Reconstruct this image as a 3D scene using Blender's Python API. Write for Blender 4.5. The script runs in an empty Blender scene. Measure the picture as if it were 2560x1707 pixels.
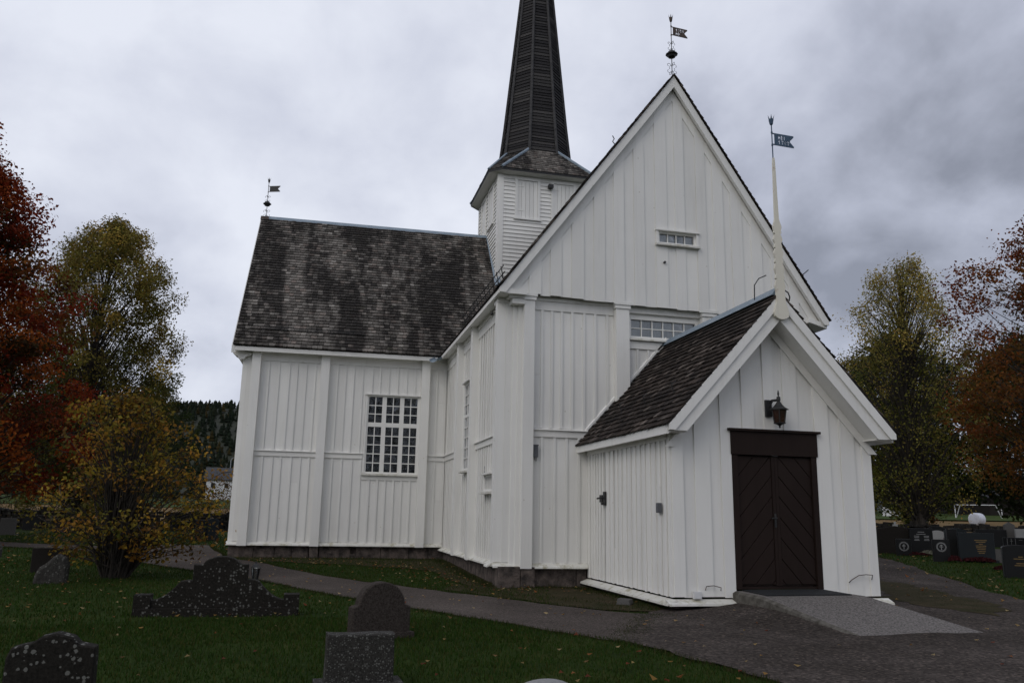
import bpy, math, random
import numpy as np
from mathutils import Vector, Matrix, noise
from mathutils.geometry import delaunay_2d_cdt
random.seed(7)
R = random.random
rad = math.radians
sc = bpy.context.scene
col = sc.collection

# ------------------------------------------------------------------ camera
CAM = Vector((-3.874, -16.571, 0.930))
YAW, PITCH, ROLL = 0.2340, 0.2090, 0.0190
def cam_axes():
    cy, sy, cp, sp = math.cos(YAW), math.sin(YAW), math.cos(PITCH), math.sin(PITCH)
    f = Vector((sy*cp, cy*cp, sp)); r = Vector((cy, -sy, 0)); u = r.cross(f)
    c, s = math.cos(ROLL), math.sin(ROLL)
    return c*r+s*u, -s*r+c*u, f
rx, ux, fx = cam_axes()
cd = bpy.data.cameras.new('camera'); cam = bpy.data.objects.new('camera', cd); col.objects.link(cam)
cam.matrix_world = Matrix(((rx.x, ux.x, -fx.x, CAM.x), (rx.y, ux.y, -fx.y, CAM.y), (rx.z, ux.z, -fx.z, CAM.z), (0, 0, 0, 1)))
cd.sensor_width = 36; cd.lens = 2049.65/2560*36; cd.clip_end = 6000; cd.clip_start = .05
sc.camera = cam
# ------------------------------------------------------------------ world: overcast sky with broken grey cloud
SUN_DIR = Vector((-.62, -.50, .60)).normalized()
w = bpy.data.worlds.new('World'); sc.world = w; w.use_nodes = True
nt = w.node_tree; N = nt.nodes; L = nt.links
for n in list(N): N.remove(n)
def nd(tree, t, **kw):
    n = tree.nodes.new(t)
    for k, v in kw.items():
        if k.startswith('i_'):
            key = k[2:]; key = int(key) if key.isdigit() else key
            n.inputs[key].default_value = v
        else: setattr(n, k, v)
    return n
def ramp(tree, stops, interp='LINEAR'):
    n = tree.nodes.new('ShaderNodeValToRGB'); n.color_ramp.interpolation = interp
    e = n.color_ramp.elements
    while len(e) < len(stops): e.new(.5)
    for i, (p, c) in enumerate(stops):
        e[i].position = p; e[i].color = (*c, 1) if len(c) == 3 else c
    return n
sky = nd(nt, 'ShaderNodeTexSky', sky_type='NISHITA', sun_disc=False, sun_elevation=math.asin(SUN_DIR.z), sun_rotation=math.atan2(SUN_DIR.x, SUN_DIR.y), air_density=1.0, dust_density=2.0)
tc = nd(nt, 'ShaderNodeTexCoord')
sep = nd(nt, 'ShaderNodeSeparateXYZ'); L.new(tc.outputs['Generated'], sep.inputs[0])
ab = nd(nt, 'ShaderNodeMath', operation='ABSOLUTE'); L.new(sep.outputs['Z'], ab.inputs[0])
zz = nd(nt, 'ShaderNodeMath', operation='ADD', i_1=.75); L.new(ab.outputs[0], zz.inputs[0])
dx = nd(nt, 'ShaderNodeMath', operation='DIVIDE'); L.new(sep.outputs['X'], dx.inputs[0]); L.new(zz.outputs[0], dx.inputs[1])
dy = nd(nt, 'ShaderNodeMath', operation='DIVIDE'); L.new(sep.outputs['Y'], dy.inputs[0]); L.new(zz.outputs[0], dy.inputs[1])
cmb = nd(nt, 'ShaderNodeCombineXYZ', i_Z=5.0); L.new(dx.outputs[0], cmb.inputs[0]); L.new(dy.outputs[0], cmb.inputs[1])
n1 = nd(nt, 'ShaderNodeTexNoise', i_Scale=1.9, i_Detail=6.0, i_Roughness=.48, i_Distortion=.35); L.new(cmb.outputs[0], n1.inputs['Vector'])
n2 = nd(nt, 'ShaderNodeTexNoise', i_Scale=7.0, i_Detail=6.0, i_Roughness=.55, i_Distortion=.2); L.new(cmb.outputs[0], n2.inputs['Vector'])
mxn = nd(nt, 'ShaderNodeMath', operation='MULTIPLY_ADD', i_1=.30); L.new(n2.outputs['Fac'], mxn.inputs[0]); L.new(n1.outputs['Fac'], mxn.inputs[2])
SK = 10.0
cr = ramp(nt, [(.48, (.270*SK, .288*SK, .350*SK)), (.58, (.455*SK, .482*SK, .578*SK)), (.67, (.640*SK, .670*SK, .775*SK)), (.78, (.80*SK, .83*SK, .92*SK))])
L.new(mxn.outputs[0], cr.inputs[0])
mx = nd(nt, 'ShaderNodeMix', data_type='RGBA', i_0=.93); L.new(sky.outputs[0], mx.inputs[6]); L.new(cr.outputs[0], mx.inputs[7])
bg = nd(nt, 'ShaderNodeBackground', i_Strength=.1); L.new(mx.outputs[2], bg.inputs[0])
wo = nd(nt, 'ShaderNodeOutputWorld'); L.new(bg.outputs[0], wo.inputs[0])
# ------------------------------------------------------------------ sun behind thin cloud
sd = bpy.data.lights.new('sun', 'SUN'); sd.energy = .55; sd.angle = rad(35); sd.color = (1, .93, .82)
so = bpy.data.objects.new('sun', sd); col.objects.link(so)
so.rotation_euler = (-SUN_DIR).to_track_quat('-Z', 'Y').to_euler()
# ------------------------------------------------------------------ exposure
sc.view_settings.view_transform = 'Standard'; sc.view_settings.look = 'None'
sc.view_settings.exposure = 0.06; sc.view_settings.gamma = 1.0; sc.view_settings.use_curve_mapping = False
sc.render.engine = 'CYCLES'; sc.cycles.max_bounces = 6; sc.cycles.transparent_max_bounces = 12

# ================================================================== materials
def newmat(name):
    m = bpy.data.materials.new(name); m.use_nodes = True; t = m.node_tree
    b = t.nodes['Principled BSDF']
    return m, t, b
def objpos(t):
    return nd(t, 'ShaderNodeNewGeometry').outputs['Position']
def noise_mat(name, c1, c2, scale=8, detail=6, rough=.8, bump=.2, bscale=40, stretch=(1, 1, 1), bdist=.01, spec=.3, lo=.35, hi=.65, metal=0):
    m, t, b = newmat(name)
    mp = nd(t, 'ShaderNodeMapping'); mp.inputs['Scale'].default_value = stretch
    t.links.new(objpos(t), mp.inputs[0])
    n = nd(t, 'ShaderNodeTexNoise', i_Scale=scale, i_Detail=detail, i_Roughness=.6); t.links.new(mp.outputs[0], n.inputs['Vector'])
    r = ramp(t, [(lo, c1), (hi, c2)]); t.links.new(n.outputs['Fac'], r.inputs[0]); t.links.new(r.outputs[0], b.inputs['Base Color'])
    if bump:
        nb = nd(t, 'ShaderNodeTexNoise', i_Scale=bscale, i_Detail=4.0); t.links.new(mp.outputs[0], nb.inputs['Vector'])
        bp = nd(t, 'ShaderNodeBump', i_Strength=bump, i_Distance=bdist); t.links.new(nb.outputs['Fac'], bp.inputs['Height']); t.links.new(bp.outputs[0], b.inputs['Normal'])
    b.inputs['Roughness'].default_value = rough; b.inputs['Specular IOR Level'].default_value = spec; b.inputs['Metallic'].default_value = metal
    return m
def paint_mat(name, ca, cb, dirt=None, dlo=.60, dhi=.75, rough=.62):
    # painted wood: vertical grain relief, faint patchiness, optional lichen and wear blotches
    m, t, b = newmat(name)
    gp = objpos(t)
    n = nd(t, 'ShaderNodeTexNoise', i_Scale=1.3, i_Detail=5.0); t.links.new(gp, n.inputs['Vector'])
    r = ramp(t, [(.3, ca), (.7, cb)]); t.links.new(n.outputs['Fac'], r.inputs[0])
    mp = nd(t, 'ShaderNodeMapping'); mp.inputs['Scale'].default_value = (60, 60, 2.2); t.links.new(gp, mp.inputs[0])
    g = nd(t, 'ShaderNodeTexNoise', i_Scale=1.0, i_Detail=4.0); t.links.new(mp.outputs[0], g.inputs['Vector'])
    g2 = nd(t, 'ShaderNodeTexNoise', i_Scale=9.0, i_Detail=5.0); t.links.new(gp, g2.inputs['Vector'])
    ad = nd(t, 'ShaderNodeMath', operation='ADD'); t.links.new(g.outputs['Fac'], ad.inputs[0]); t.links.new(g2.outputs['Fac'], ad.inputs[1])
    bp = nd(t, 'ShaderNodeBump', i_Strength=.10, i_Distance=.004); t.links.new(ad.outputs[0], bp.inputs['Height']); t.links.new(bp.outputs[0], b.inputs['Normal'])
    # rain streaks: thin vertical grey marks
    ms = nd(t, 'ShaderNodeMapping'); ms.inputs['Scale'].default_value = (9, 9, .55); t.links.new(gp, ms.inputs[0])
    s = nd(t, 'ShaderNodeTexNoise', i_Scale=1.0, i_Detail=6.0, i_Roughness=.65); t.links.new(ms.outputs[0], s.inputs['Vector'])
    sr = ramp(t, [(.52, (0, 0, 0)), (.80, (.26, .26, .26))]); t.links.new(s.outputs['Fac'], sr.inputs[0])
    x = nd(t, 'ShaderNodeMix', data_type='RGBA'); t.links.new(sr.outputs[0], x.inputs[0]); t.links.new(r.outputs[0], x.inputs[6]); x.inputs[7].default_value = (.50, .49, .45, 1)
    kn = nd(t, 'ShaderNodeTexVoronoi', i_Scale=2.6); t.links.new(gp, kn.inputs['Vector'])
    kr = ramp(t, [(.030, (.45, .45, .45)), (.055, (0, 0, 0))]); t.links.new(kn.outputs['Distance'], kr.inputs[0])
    k2_ = nd(t, 'ShaderNodeMix', data_type='RGBA'); t.links.new(kr.outputs[0], k2_.inputs[0]); t.links.new(x.outputs[2], k2_.inputs[6]); k2_.inputs[7].default_value = (.42, .38, .30, 1)
    oi = nd(t, 'ShaderNodeObjectInfo'); orr = ramp(t, [(0, (.93, .93, .925)), (.5, (.985, .985, .985)), (1, (1.03, 1.03, 1.02))]); t.links.new(oi.outputs['Random'], orr.inputs[0])
    om = nd(t, 'ShaderNodeMix', data_type='RGBA', blend_type='MULTIPLY', i_0=1.0); t.links.new(k2_.outputs[2], om.inputs[6]); t.links.new(orr.outputs[0], om.inputs[7])
    out = om.outputs[2]
    if dirt:
        d = nd(t, 'ShaderNodeTexNoise', i_Scale=5.0, i_Detail=8.0, i_Roughness=.7); t.links.new(gp, d.inputs['Vector'])
        dr = ramp(t, [(dlo, (0, 0, 0)), (dhi, (1, 1, 1))]); t.links.new(d.outputs['Fac'], dr.inputs[0])
        y = nd(t, 'ShaderNodeMix', data_type='RGBA'); t.links.new(dr.outputs[0], y.inputs[0]); t.links.new(out, y.inputs[6]); y.inputs[7].default_value = (*dirt, 1)
        out = y.outputs[2]
    t.links.new(out, b.inputs['Base Color']); b.inputs['Roughness'].default_value = rough; b.inputs['Specular IOR Level'].default_value = .3
    return m
M = {}
M['white'] = paint_mat('white_paint', (.775, .767, .735), (.815, .807, .775))
M['drip'] = paint_mat('white_paint_with_lichen', (.66, .65, .59), (.76, .75, .71), (.30, .27, .15), .50, .72)
M['cream'] = paint_mat('cream_paint', (.66, .63, .54), (.73, .70, .60), (.42, .28, .17), .62, .74)
M['brown'] = noise_mat('dark_brown_paint', (.017, .0105, .0085), (.022, .014, .0115), 3, rough=.6, spec=.12, bump=.15, bscale=30, stretch=(1, 1, .2))
M['black'] = noise_mat('black_iron', (.012, .013, .015), (.028, .027, .026), 12, rough=.5, bump=.15, spec=.4)
M['rust'] = noise_mat('rusty_iron', (.03, .028, .028), (.11, .075, .055), 26, rough=.7, bump=.25)
M['vane'] = noise_mat('blue_black_iron', (.040, .075, .125), (.062, .105, .16), 10, rough=.5)
M['flash'] = noise_mat('blue_grey_sheet_metal', (.17, .225, .275), (.25, .305, .355), 3, rough=.45, bump=.08, spec=.5)
M['lead'] = noise_mat('grey_sheet_metal', (.20, .21, .22), (.30, .31, .32), 5, rough=.5)
M['foundation'] = noise_mat('dressed_foundation_stone', (.030, .026, .024), (.15, .12, .105), 5, detail=9, rough=.9, bump=.8, bscale=22, bdist=.03)
M['concrete'] = noise_mat('exposed_aggregate_concrete', (.055, .050, .047), (.23, .21, .195), 38, detail=4, rough=.9, bump=.6, bscale=120, bdist=.01)
M['edge'] = noise_mat('mossy_concrete_edge', (.06, .055, .045), (.14, .13, .115), 9, rough=.95, bump=.6, bscale=30, bdist=.02)
M['mat'] = noise_mat('rubber_mat', (.014, .015, .017), (.024, .025, .027), 60, rough=.8, bump=.3, bscale=200)
M['trunk'] = noise_mat('bark', (.014, .012, .010), (.055, .046, .038), 7, rough=.95, bump=.8, bscale=18, stretch=(1, 1, .25), bdist=.03)
M['birchbark'] = noise_mat('birch_bark', (.06, .055, .05), (.42, .41, .39), 5, rough=.9, bump=.4, stretch=(1, 1, 2.5), lo=.40, hi=.52)
M['plastic'] = noise_mat('white_wrap', (.62, .64, .70), (.74, .76, .80), 4, rough=.4)
M['greybox'] = noise_mat('grey_plastic', (.085, .09, .10), (.13, .135, .145), 9, rough=.5)
M['curtain'] = noise_mat('pale_curtain', (.55, .545, .53), (.68, .67, .65), 9, rough=.9, stretch=(5, 5, .4))
M['tile'] = noise_mat('dark_roof_tile', (.03, .032, .036), (.055, .057, .062), 14, rough=.7)
M['housewhite'] = noise_mat('white_siding', (.60, .60, .60), (.68, .68, .68), 3, rough=.7)
M['amber'] = noise_mat('amber_glass', (.022, .009, .005), (.040, .015, .008), 6, rough=.2, bump=0, spec=.6)

def glass_mat():
    m, t, b = newmat('old_window_glass')
    t.nodes.remove(b); out = t.nodes['Material Output']
    tr = nd(t, 'ShaderNodeBsdfTransparent'); tr.inputs[0].default_value = (.72, .75, .76, 1)
    gl = nd(t, 'ShaderNodeBsdfGlossy', i_Roughness=.02); gl.inputs[0].default_value = (.9, .92, .95, 1)
    n = nd(t, 'ShaderNodeTexNoise', i_Scale=5.0, i_Detail=2.0); t.links.new(objpos(t), n.inputs['Vector'])
    bp = nd(t, 'ShaderNodeBump', i_Strength=.30, i_Distance=.02); t.links.new(n.outputs['Fac'], bp.inputs['Height']); t.links.new(bp.outputs[0], gl.inputs['Normal'])
    fr = nd(t, 'ShaderNodeFresnel', i_IOR=1.62)
    mul = nd(t, 'ShaderNodeMath', operation='MULTIPLY', i_1=1.4, use_clamp=True); t.links.new(fr.outputs[0], mul.inputs[0])
    mx = nd(t, 'ShaderNodeMixShader'); t.links.new(mul.outputs[0], mx.inputs[0]); t.links.new(tr.outputs[0], mx.inputs[1]); t.links.new(gl.outputs[0], mx.inputs[2])
    t.links.new(mx.outputs[0], out.inputs[0]); return m
M['glass'] = glass_mat()

def shingle_mat(name, stops, stain, darkamt, seed, moss=(.075, .075, .045)):
    # weathered wooden shingles: each shingle its own tone (attribute tint), soot and lichen stains running down the slope
    m, t, b = newmat(name)
    at = nd(t, 'ShaderNodeAttribute', attribute_name='tint')
    r = ramp(t, stops)
    sp = nd(t, 'ShaderNodeSeparateColor'); t.links.new(at.outputs['Color'], sp.inputs[0]); t.links.new(sp.outputs[0], r.inputs[0])
    gp = objpos(t)
    mp = nd(t, 'ShaderNodeMapping'); mp.inputs['Scale'].default_value = (1.0, .2, .16); mp.inputs['Location'].default_value = (seed, seed*.3, 0); t.links.new(gp, mp.inputs[0])
    s = nd(t, 'ShaderNodeTexNoise', i_Scale=1.25, i_Detail=5.0, i_Roughness=.62, i_Distortion=.3); t.links.new(mp.outputs[0], s.inputs['Vector'])
    wob = nd(t, 'ShaderNodeMath', operation='MULTIPLY_ADD', i_1=.16); t.links.new(sp.outputs[1], wob.inputs[0]); t.links.new(s.outputs['Fac'], wob.inputs[2])
    sr = ramp(t, [(stain[0], (0, 0, 0)), (stain[1], (darkamt,)*3)]); t.links.new(wob.outputs[0], sr.inputs[0])
    x = nd(t, 'ShaderNodeMix', data_type='RGBA'); t.links.new(sr.outputs[0], x.inputs[0]); t.links.new(r.outputs[0], x.inputs[6]); x.inputs[7].default_value = (.024, .022, .021, 1)
    f = nd(t, 'ShaderNodeTexNoise', i_Scale=22.0, i_Detail=5.0); t.links.new(gp, f.inputs['Vector'])
    fr = ramp(t, [(.25, (.62, .62, .62)), (.75, (1.25, 1.25, 1.25))]); t.links.new(f.outputs['Fac'], fr.inputs[0])
    y = nd(t, 'ShaderNodeMix', data_type='RGBA', blend_type='MULTIPLY', i_0=1.0); t.links.new(x.outputs[2], y.inputs[6]); t.links.new(fr.outputs[0], y.inputs[7])
    q = nd(t, 'ShaderNodeTexNoise', i_Scale=3.2, i_Detail=7.0, i_Roughness=.7); t.links.new(gp, q.inputs['Vector'])
    qr = ramp(t, [(.60, (0, 0, 0)), (.72, (.55, .55, .55))]); t.links.new(q.outputs['Fac'], qr.inputs[0])
    z = nd(t, 'ShaderNodeMix', data_type='RGBA'); t.links.new(qr.outputs[0], z.inputs[0]); t.links.new(y.outputs[2], z.inputs[6]); z.inputs[7].default_value = (*moss, 1)
    t.links.new(z.outputs[2], b.inputs['Base Color'])
    bp = nd(t, 'ShaderNodeBump', i_Strength=.5, i_Distance=.008); t.links.new(f.outputs['Fac'], bp.inputs['Height']); t.links.new(bp.outputs[0], b.inputs['Normal'])
    b.inputs['Roughness'].default_value = .9; b.inputs['Specular IOR Level'].default_value = .08
    return m
M['shingle'] = shingle_mat('weathered_shingle', [(0, (.095, .086, .077)), (.35, (.155, .142, .127)), (.7, (.220, .203, .182)), (.85, (.205, .170, .148)), (1, (.32, .30, .27))], (.46, .66), .90, 3.1)
M['shingle_dark'] = shingle_mat('tarred_shingle', [(0, (.022, .018, .016)), (.6, (.050, .040, .034)), (.85, (.085, .068, .058)), (1, (.19, .16, .14))], (.50, .72), .8, 8.4, (.045, .036, .022))
M['spirewood'] = shingle_mat('tarred_spire_board', [(0, (.030, .029, .030)), (.6, (.044, .042, .043)), (.85, (.054, .052, .051)), (1, (.074, .070, .068))], (.60, .85), .35, 5.3, (.05, .05, .05))

M['cornerwood'] = noise_mat('grey_weathered_strip', (.044, .043, .044), (.072, .070, .070), 6, rough=.9)
def ground_mat(name, a, b_, c, s1=1.2, s2=24, rough=.95, bump=.6, bs=60, speck=None):
    m, t, b = newmat(name); gp = objpos(t)
    n = nd(t, 'ShaderNodeTexNoise', i_Scale=s1, i_Detail=6.0, i_Roughness=.6); t.links.new(gp, n.inputs['Vector'])
    r = ramp(t, [(.32, a), (.55, b_), (.72, c)]); t.links.new(n.outputs['Fac'], r.inputs[0])
    f = nd(t, 'ShaderNodeTexNoise', i_Scale=s2, i_Detail=5.0, i_Roughness=.7); t.links.new(gp, f.inputs['Vector'])
    fr = ramp(t, [(.25, (.5, .5, .5)), (.75, (1.45, 1.45, 1.45))]); t.links.new(f.outputs['Fac'], fr.inputs[0])
    y = nd(t, 'ShaderNodeMix', data_type='RGBA', blend_type='MULTIPLY', i_0=1.0); t.links.new(r.outputs[0], y.inputs[6]); t.links.new(fr.outputs[0], y.inputs[7])
    out = y.outputs[2]
    if speck:
        v = nd(t, 'ShaderNodeTexVoronoi', i_Scale=speck[0]); t.links.new(gp, v.inputs['Vector'])
        sp = nd(t, 'ShaderNodeSeparateColor'); t.links.new(v.outputs['Color'], sp.inputs[0])
        vr = ramp(t, [(.0, (.55, .55, .55)), (.55, (1, 1, 1)), (.9, (1.25, 1.25, 1.25)), (1, (2.1, 2.0, 1.9))]); t.links.new(sp.outputs[0], vr.inputs[0])
        y2 = nd(t, 'ShaderNodeMix', data_type='RGBA', blend_type='MULTIPLY', i_0=1.0); t.links.new(out, y2.inputs[6]); t.links.new(vr.outputs[0], y2.inputs[7]); out = y2.outputs[2]
        bp = nd(t, 'ShaderNodeBump', i_Strength=bump, i_Distance=.012); t.links.new(v.outputs['Distance'], bp.inputs['Height'])
    else:
        nb = nd(t, 'ShaderNodeTexNoise', i_Scale=bs, i_Detail=4.0); t.links.new(gp, nb.inputs['Vector'])
        bp = nd(t, 'ShaderNodeBump', i_Strength=bump, i_Distance=.02); t.links.new(nb.outputs['Fac'], bp.inputs['Height'])
    t.links.new(bp.outputs[0], b.inputs['Normal']); t.links.new(out, b.inputs['Base Color'])
    b.inputs['Roughness'].default_value = rough; b.inputs['Specular IOR Level'].default_value = .05
    return m
M['lawn'] = ground_mat('lawn_soil', (.016, .028, .006), (.024, .040, .008), (.040, .044, .012))
M['asphalt'] = ground_mat('worn_asphalt', (.060, .050, .044), (.082, .069, .061), (.112, .094, .083), .7, 30, .92, .5, 60, (75,))
M['gravel'] = ground_mat('gravel', (.044, .037, .032), (.064, .054, .048), (.092, .078, .069), .8, 18, .95, .9, 60, (34,))
M['verge'] = ground_mat('worn_verge', (.030, .030, .014), (.045, .037, .020), (.058, .046, .030), 2.0, 22)
M['field'] = ground_mat('stubble_field', (.13, .085, .038), (.17, .115, .055), (.20, .145, .075), .5, 5)
M['meadow'] = ground_mat('meadow', (.035, .055, .016), (.05, .075, .022), (.07, .075, .03), .4, 6)

def stone_mat(name, c1, c2, lichen=None, lscale=6., lth=(.60, .64), fine=55, rough=.85):
    m, t, b = newmat(name); gp = objpos(t)
    n = nd(t, 'ShaderNodeTexNoise', i_Scale=fine, i_Detail=6.0, i_Roughness=.75); t.links.new(gp, n.inputs['Vector'])
    r = ramp(t, [(.32, c1), (.68, c2)]); t.links.new(n.outputs['Fac'], r.inputs[0]); out = r.outputs[0]
    if lichen:
        wp = nd(t, 'ShaderNodeTexNoise', i_Scale=lscale*2.2, i_Detail=3.0); t.links.new(gp, wp.inputs['Vector'])
        wv = nd(t, 'ShaderNodeVectorMath', operation='MULTIPLY_ADD'); t.links.new(wp.outputs['Color'], wv.inputs[0]); wv.inputs[1].default_value = (.45/lscale,)*3; t.links.new(gp, wv.inputs[2])
        v = nd(t, 'ShaderNodeTexVoronoi', i_Scale=lscale, i_Randomness=1.0); t.links.new(wv.outputs[0], v.inputs['Vector'])
        msk = nd(t, 'ShaderNodeTexNoise', i_Scale=lscale*.22, i_Detail=2.0); t.links.new(gp, msk.inputs['Vector'])
        rv = nd(t, 'ShaderNodeSeparateColor'); t.links.new(v.outputs['Color'], rv.inputs[0])
        ma = nd(t, 'ShaderNodeMath', operation='MULTIPLY'); t.links.new(msk.outputs['Fac'], ma.inputs[0]); t.links.new(rv.outputs[0], ma.inputs[1])
        sb_ = nd(t, 'ShaderNodeMath', operation='SUBTRACT'); t.links.new(ma.outputs[0], sb_.inputs[0]); t.links.new(v.outputs['Distance'], sb_.inputs[1])
        lr = ramp(t, [(lth[0], (0, 0, 0)), (lth[1], (.85, .85, .85))]); t.links.new(sb_.outputs[0], lr.inputs[0])
        x = nd(t, 'ShaderNodeMix', data_type='RGBA'); t.links.new(lr.outputs[0], x.inputs[0]); t.links.new(out, x.inputs[6]); x.inputs[7].default_value = (*lichen, 1); out = x.outputs[2]
    t.links.new(out, b.inputs['Base Color'])
    bp = nd(t, 'ShaderNodeBump', i_Strength=.6, i_Distance=.012); t.links.new(n.outputs['Fac'], bp.inputs['Height']); t.links.new(bp.outputs[0], b.inputs['Normal'])
    b.inputs['Roughness'].default_value = rough; b.inputs['Specular IOR Level'].default_value = .10 if rough > .5 else .22; return m
M['st_lichen'] = stone_mat('lichened_dark_stone', (.007, .0065, .0055), (.030, .027, .023), (.17, .17, .155), 26., (.02, .08), 40)
M['st_lichen2'] = stone_mat('spotted_dark_stone', (.007, .0065, .0055), (.028, .025, .021), (.13, .13, .118), 26., (.05, .11), 40)
M['st_speck'] = stone_mat('speckled_granite', (.012, .0115, .0105), (.062, .059, .053), (.15, .15, .14), 60., (-.02, .10), 60)
M['st_red'] = stone_mat('reddish_granite', (.012, .010, .0085), (.075, .062, .054), None, fine=48)
M['st_grey'] = stone_mat('grey_granite', (.06, .058, .056), (.13, .125, .12), None, fine=80)
M['st_light'] = stone_mat('pale_granite', (.20, .20, .20), (.34, .34, .335), None, fine=70)
M['st_brown'] = stone_mat('brown_granite', (.014, .012, .0105), (.028, .0245, .022), None, fine=70)
M['st_black'] = stone_mat('polished_black_stone', (.006, .006, .0065), (.011, .0115, .012), None, fine=90, rough=.35)
M['st_blue'] = stone_mat('dark_blue_stone', (.008, .011, .013), (.016, .020, .023), None, fine=90, rough=.4)
M['st_rough'] = stone_mat('rough_field_stone', (.018, .017, .015), (.060, .056, .050), (.11, .11, .10), 22., (.0, .08), 22)
M['wallstone'] = stone_mat('dry_wall_stone', (.010, .0095, .009), (.034, .031, .028), (.055, .055, .045), 6., (.0, .1), 9)
M['letter'] = noise_mat('white_inlay', (.22, .22, .22), (.32, .32, .32), 20, bump=0)
M['gold'] = noise_mat('gold_inlay', (.16, .10, .035), (.24, .16, .06), 20, bump=0, rough=.5)
M['heather'] = noise_mat('heather_flower', (.024, .003, .004), (.060, .007, .010), 30, rough=.9)
M['paleplant'] = noise_mat('pale_plant', (.12, .125, .085), (.30, .30, .24), 30, rough=.9)

def leaf_mat(name, trans=.45):
    m, t, b = newmat(name); out = t.nodes['Material Output']
    at = nd(t, 'ShaderNodeAttribute', attribute_name='tint'); t.links.new(at.outputs['Color'], b.inputs['Base Color'])
    b.inputs['Roughness'].default_value = .6; b.inputs['Specular IOR Level'].default_value = .08
    tl = nd(t, 'ShaderNodeBsdfTranslucent'); t.links.new(at.outputs['Color'], tl.inputs[0])
    mx = nd(t, 'ShaderNodeMixShader', i_0=trans); t.links.new(b.outputs[0], mx.inputs[1]); t.links.new(tl.outputs[0], mx.inputs[2]); t.links.new(mx.outputs[0], out.inputs[0])
    return m
M['leaf'] = leaf_mat('leaf')
M['grass'] = leaf_mat('grass_blade', .25)

# ================================================================== mesh helpers
class F:
    """wall frame: s runs along the wall, n points out of it, z up"""
    def __init__(s, ox, oy, a):
        s.o = (ox, oy); s.s = (math.cos(a), math.sin(a)); s.n = (math.sin(a), -math.cos(a))
    def __call__(f, s, n, z):
        return (f.o[0]+f.s[0]*s+f.n[0]*n, f.o[1]+f.s[1]*s+f.n[1]*n, z)
W0 = F(0, 0, 0)
class MB:
    def __init__(s): s.v = []; s.f = []; s.c = []
    def add(s, vs, fs, c=None):
        o = len(s.v); s.v += [tuple(p) for p in vs]; s.f += [tuple(i+o for i in q) for q in fs]
        if c is not None: s.c += [c]*len(vs)
        return s
    def hexa(s, b, t, c=None):
        return s.add(list(b)+list(t), [(3, 2, 1, 0), (4, 5, 6, 7), (0, 1, 5, 4), (1, 2, 6, 5), (2, 3, 7, 6), (3, 0, 4, 7)], c)
    def box(s, f, s0, s1, n0, n1, z0, z1, c=None):
        return s.hexa([f(s0, n1, z0), f(s1, n1, z0), f(s1, n0, z0), f(s0, n0, z0)], [f(s0, n1, z1), f(s1, n1, z1), f(s1, n0, z1), f(s0, n0, z1)], c)
    def prism(s, f, poly, n0, n1, c=None):
        k = len(poly); a = [f(p[0], n1, p[1]) for p in poly]; b = [f(p[0], n0, p[1]) for p in poly]
        fs = [tuple(range(k)), tuple(range(2*k-1, k-1, -1))]+[(i, k+i, k+(i+1) % k, (i+1) % k) for i in range(k)]
        return s.add(a+b, fs, c)
    def tube(s, pts, rr, k=6, cap=True):
        pts = [Vector(p) for p in pts]; n = len(pts)
        if not hasattr(rr, '__len__'): rr = [rr]*n
        o = len(s.v); ref = None
        for i, p in enumerate(pts):
            d = (pts[min(i+1, n-1)]-pts[max(i-1, 0)]).normalized()
            if ref is None or abs(ref.dot(d)) > .95: ref = Vector((1, 0, 0)) if abs(d.x) < .7 else Vector((0, 1, 0))
            a = (ref-d*ref.dot(d)).normalized(); b = d.cross(a); ref = a
            for j in range(k):
                t = 2*math.pi*j/k; s.v.append(tuple(p+(a*math.cos(t)+b*math.sin(t))*rr[i]))
        for i in range(n-1):
            for j in range(k):
                s.f.append((o+i*k+j, o+i*k+(j+1) % k, o+(i+1)*k+(j+1) % k, o+(i+1)*k+j))
        if cap:
            s.f.append(tuple(o+j for j in range(k))[::-1]); s.f.append(tuple(o+(n-1)*k+j for j in range(k)))
        return s
    def lathe(s, c, prof, k=12, rot=0.):
        o = len(s.v); n = len(prof)
        for r, z in prof:
            for j in range(k):
                t = 2*math.pi*j/k+rot; s.v.append((c[0]+r*math.cos(t), c[1]+r*math.sin(t), c[2]+z))
        for i in range(n-1):
            for j in range(k): s.f.append((o+i*k+j, o+i*k+(j+1) % k, o+(i+1)*k+(j+1) % k, o+(i+1)*k+j))
        s.f.append(tuple(o+j for j in range(k))[::-1]); s.f.append(tuple(o+(n-1)*k+j for j in range(k)))
        return s
    def build(s, name, mat, parent=None, smooth=False, loc=None, rotz=0):
        me = bpy.data.meshes.new(name); me.from_pydata(s.v, [], s.f)
        if s.c:
            a = me.color_attributes.new('tint', 'FLOAT_COLOR', 'POINT'); a.data.foreach_set('color', [x for c in s.c for x in (*c, 1)])
        if smooth: me.polygons.foreach_set('use_smooth', [True]*len(me.polygons))
        me.materials.append(M[mat] if isinstance(mat, str) else mat)
        o = bpy.data.objects.new(name, me); col.objects.link(o)
        if parent: o.parent = parent
        if loc: o.location = loc
        if rotz: o.rotation_euler.z = rotz
        return o
def tag(o, label=None, cat=None, group=None, kind=None):
    for k, v in (('label', label), ('category', cat), ('group', group), ('kind', kind)):
        if v: o[k] = v
    return o
def thing(name, label, cat, loc=(0, 0, 0), rotz=0, group=None):
    o = bpy.data.objects.new(name, None); o.empty_display_size = .2; col.objects.link(o); o.location = loc; o.rotation_euler.z = rotz
    return tag(o, label, cat, group)
def ss(a, b, t):
    t = min(1, max(0, (t-a)/(b-a))); return t*t*(3-2*t)
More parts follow.
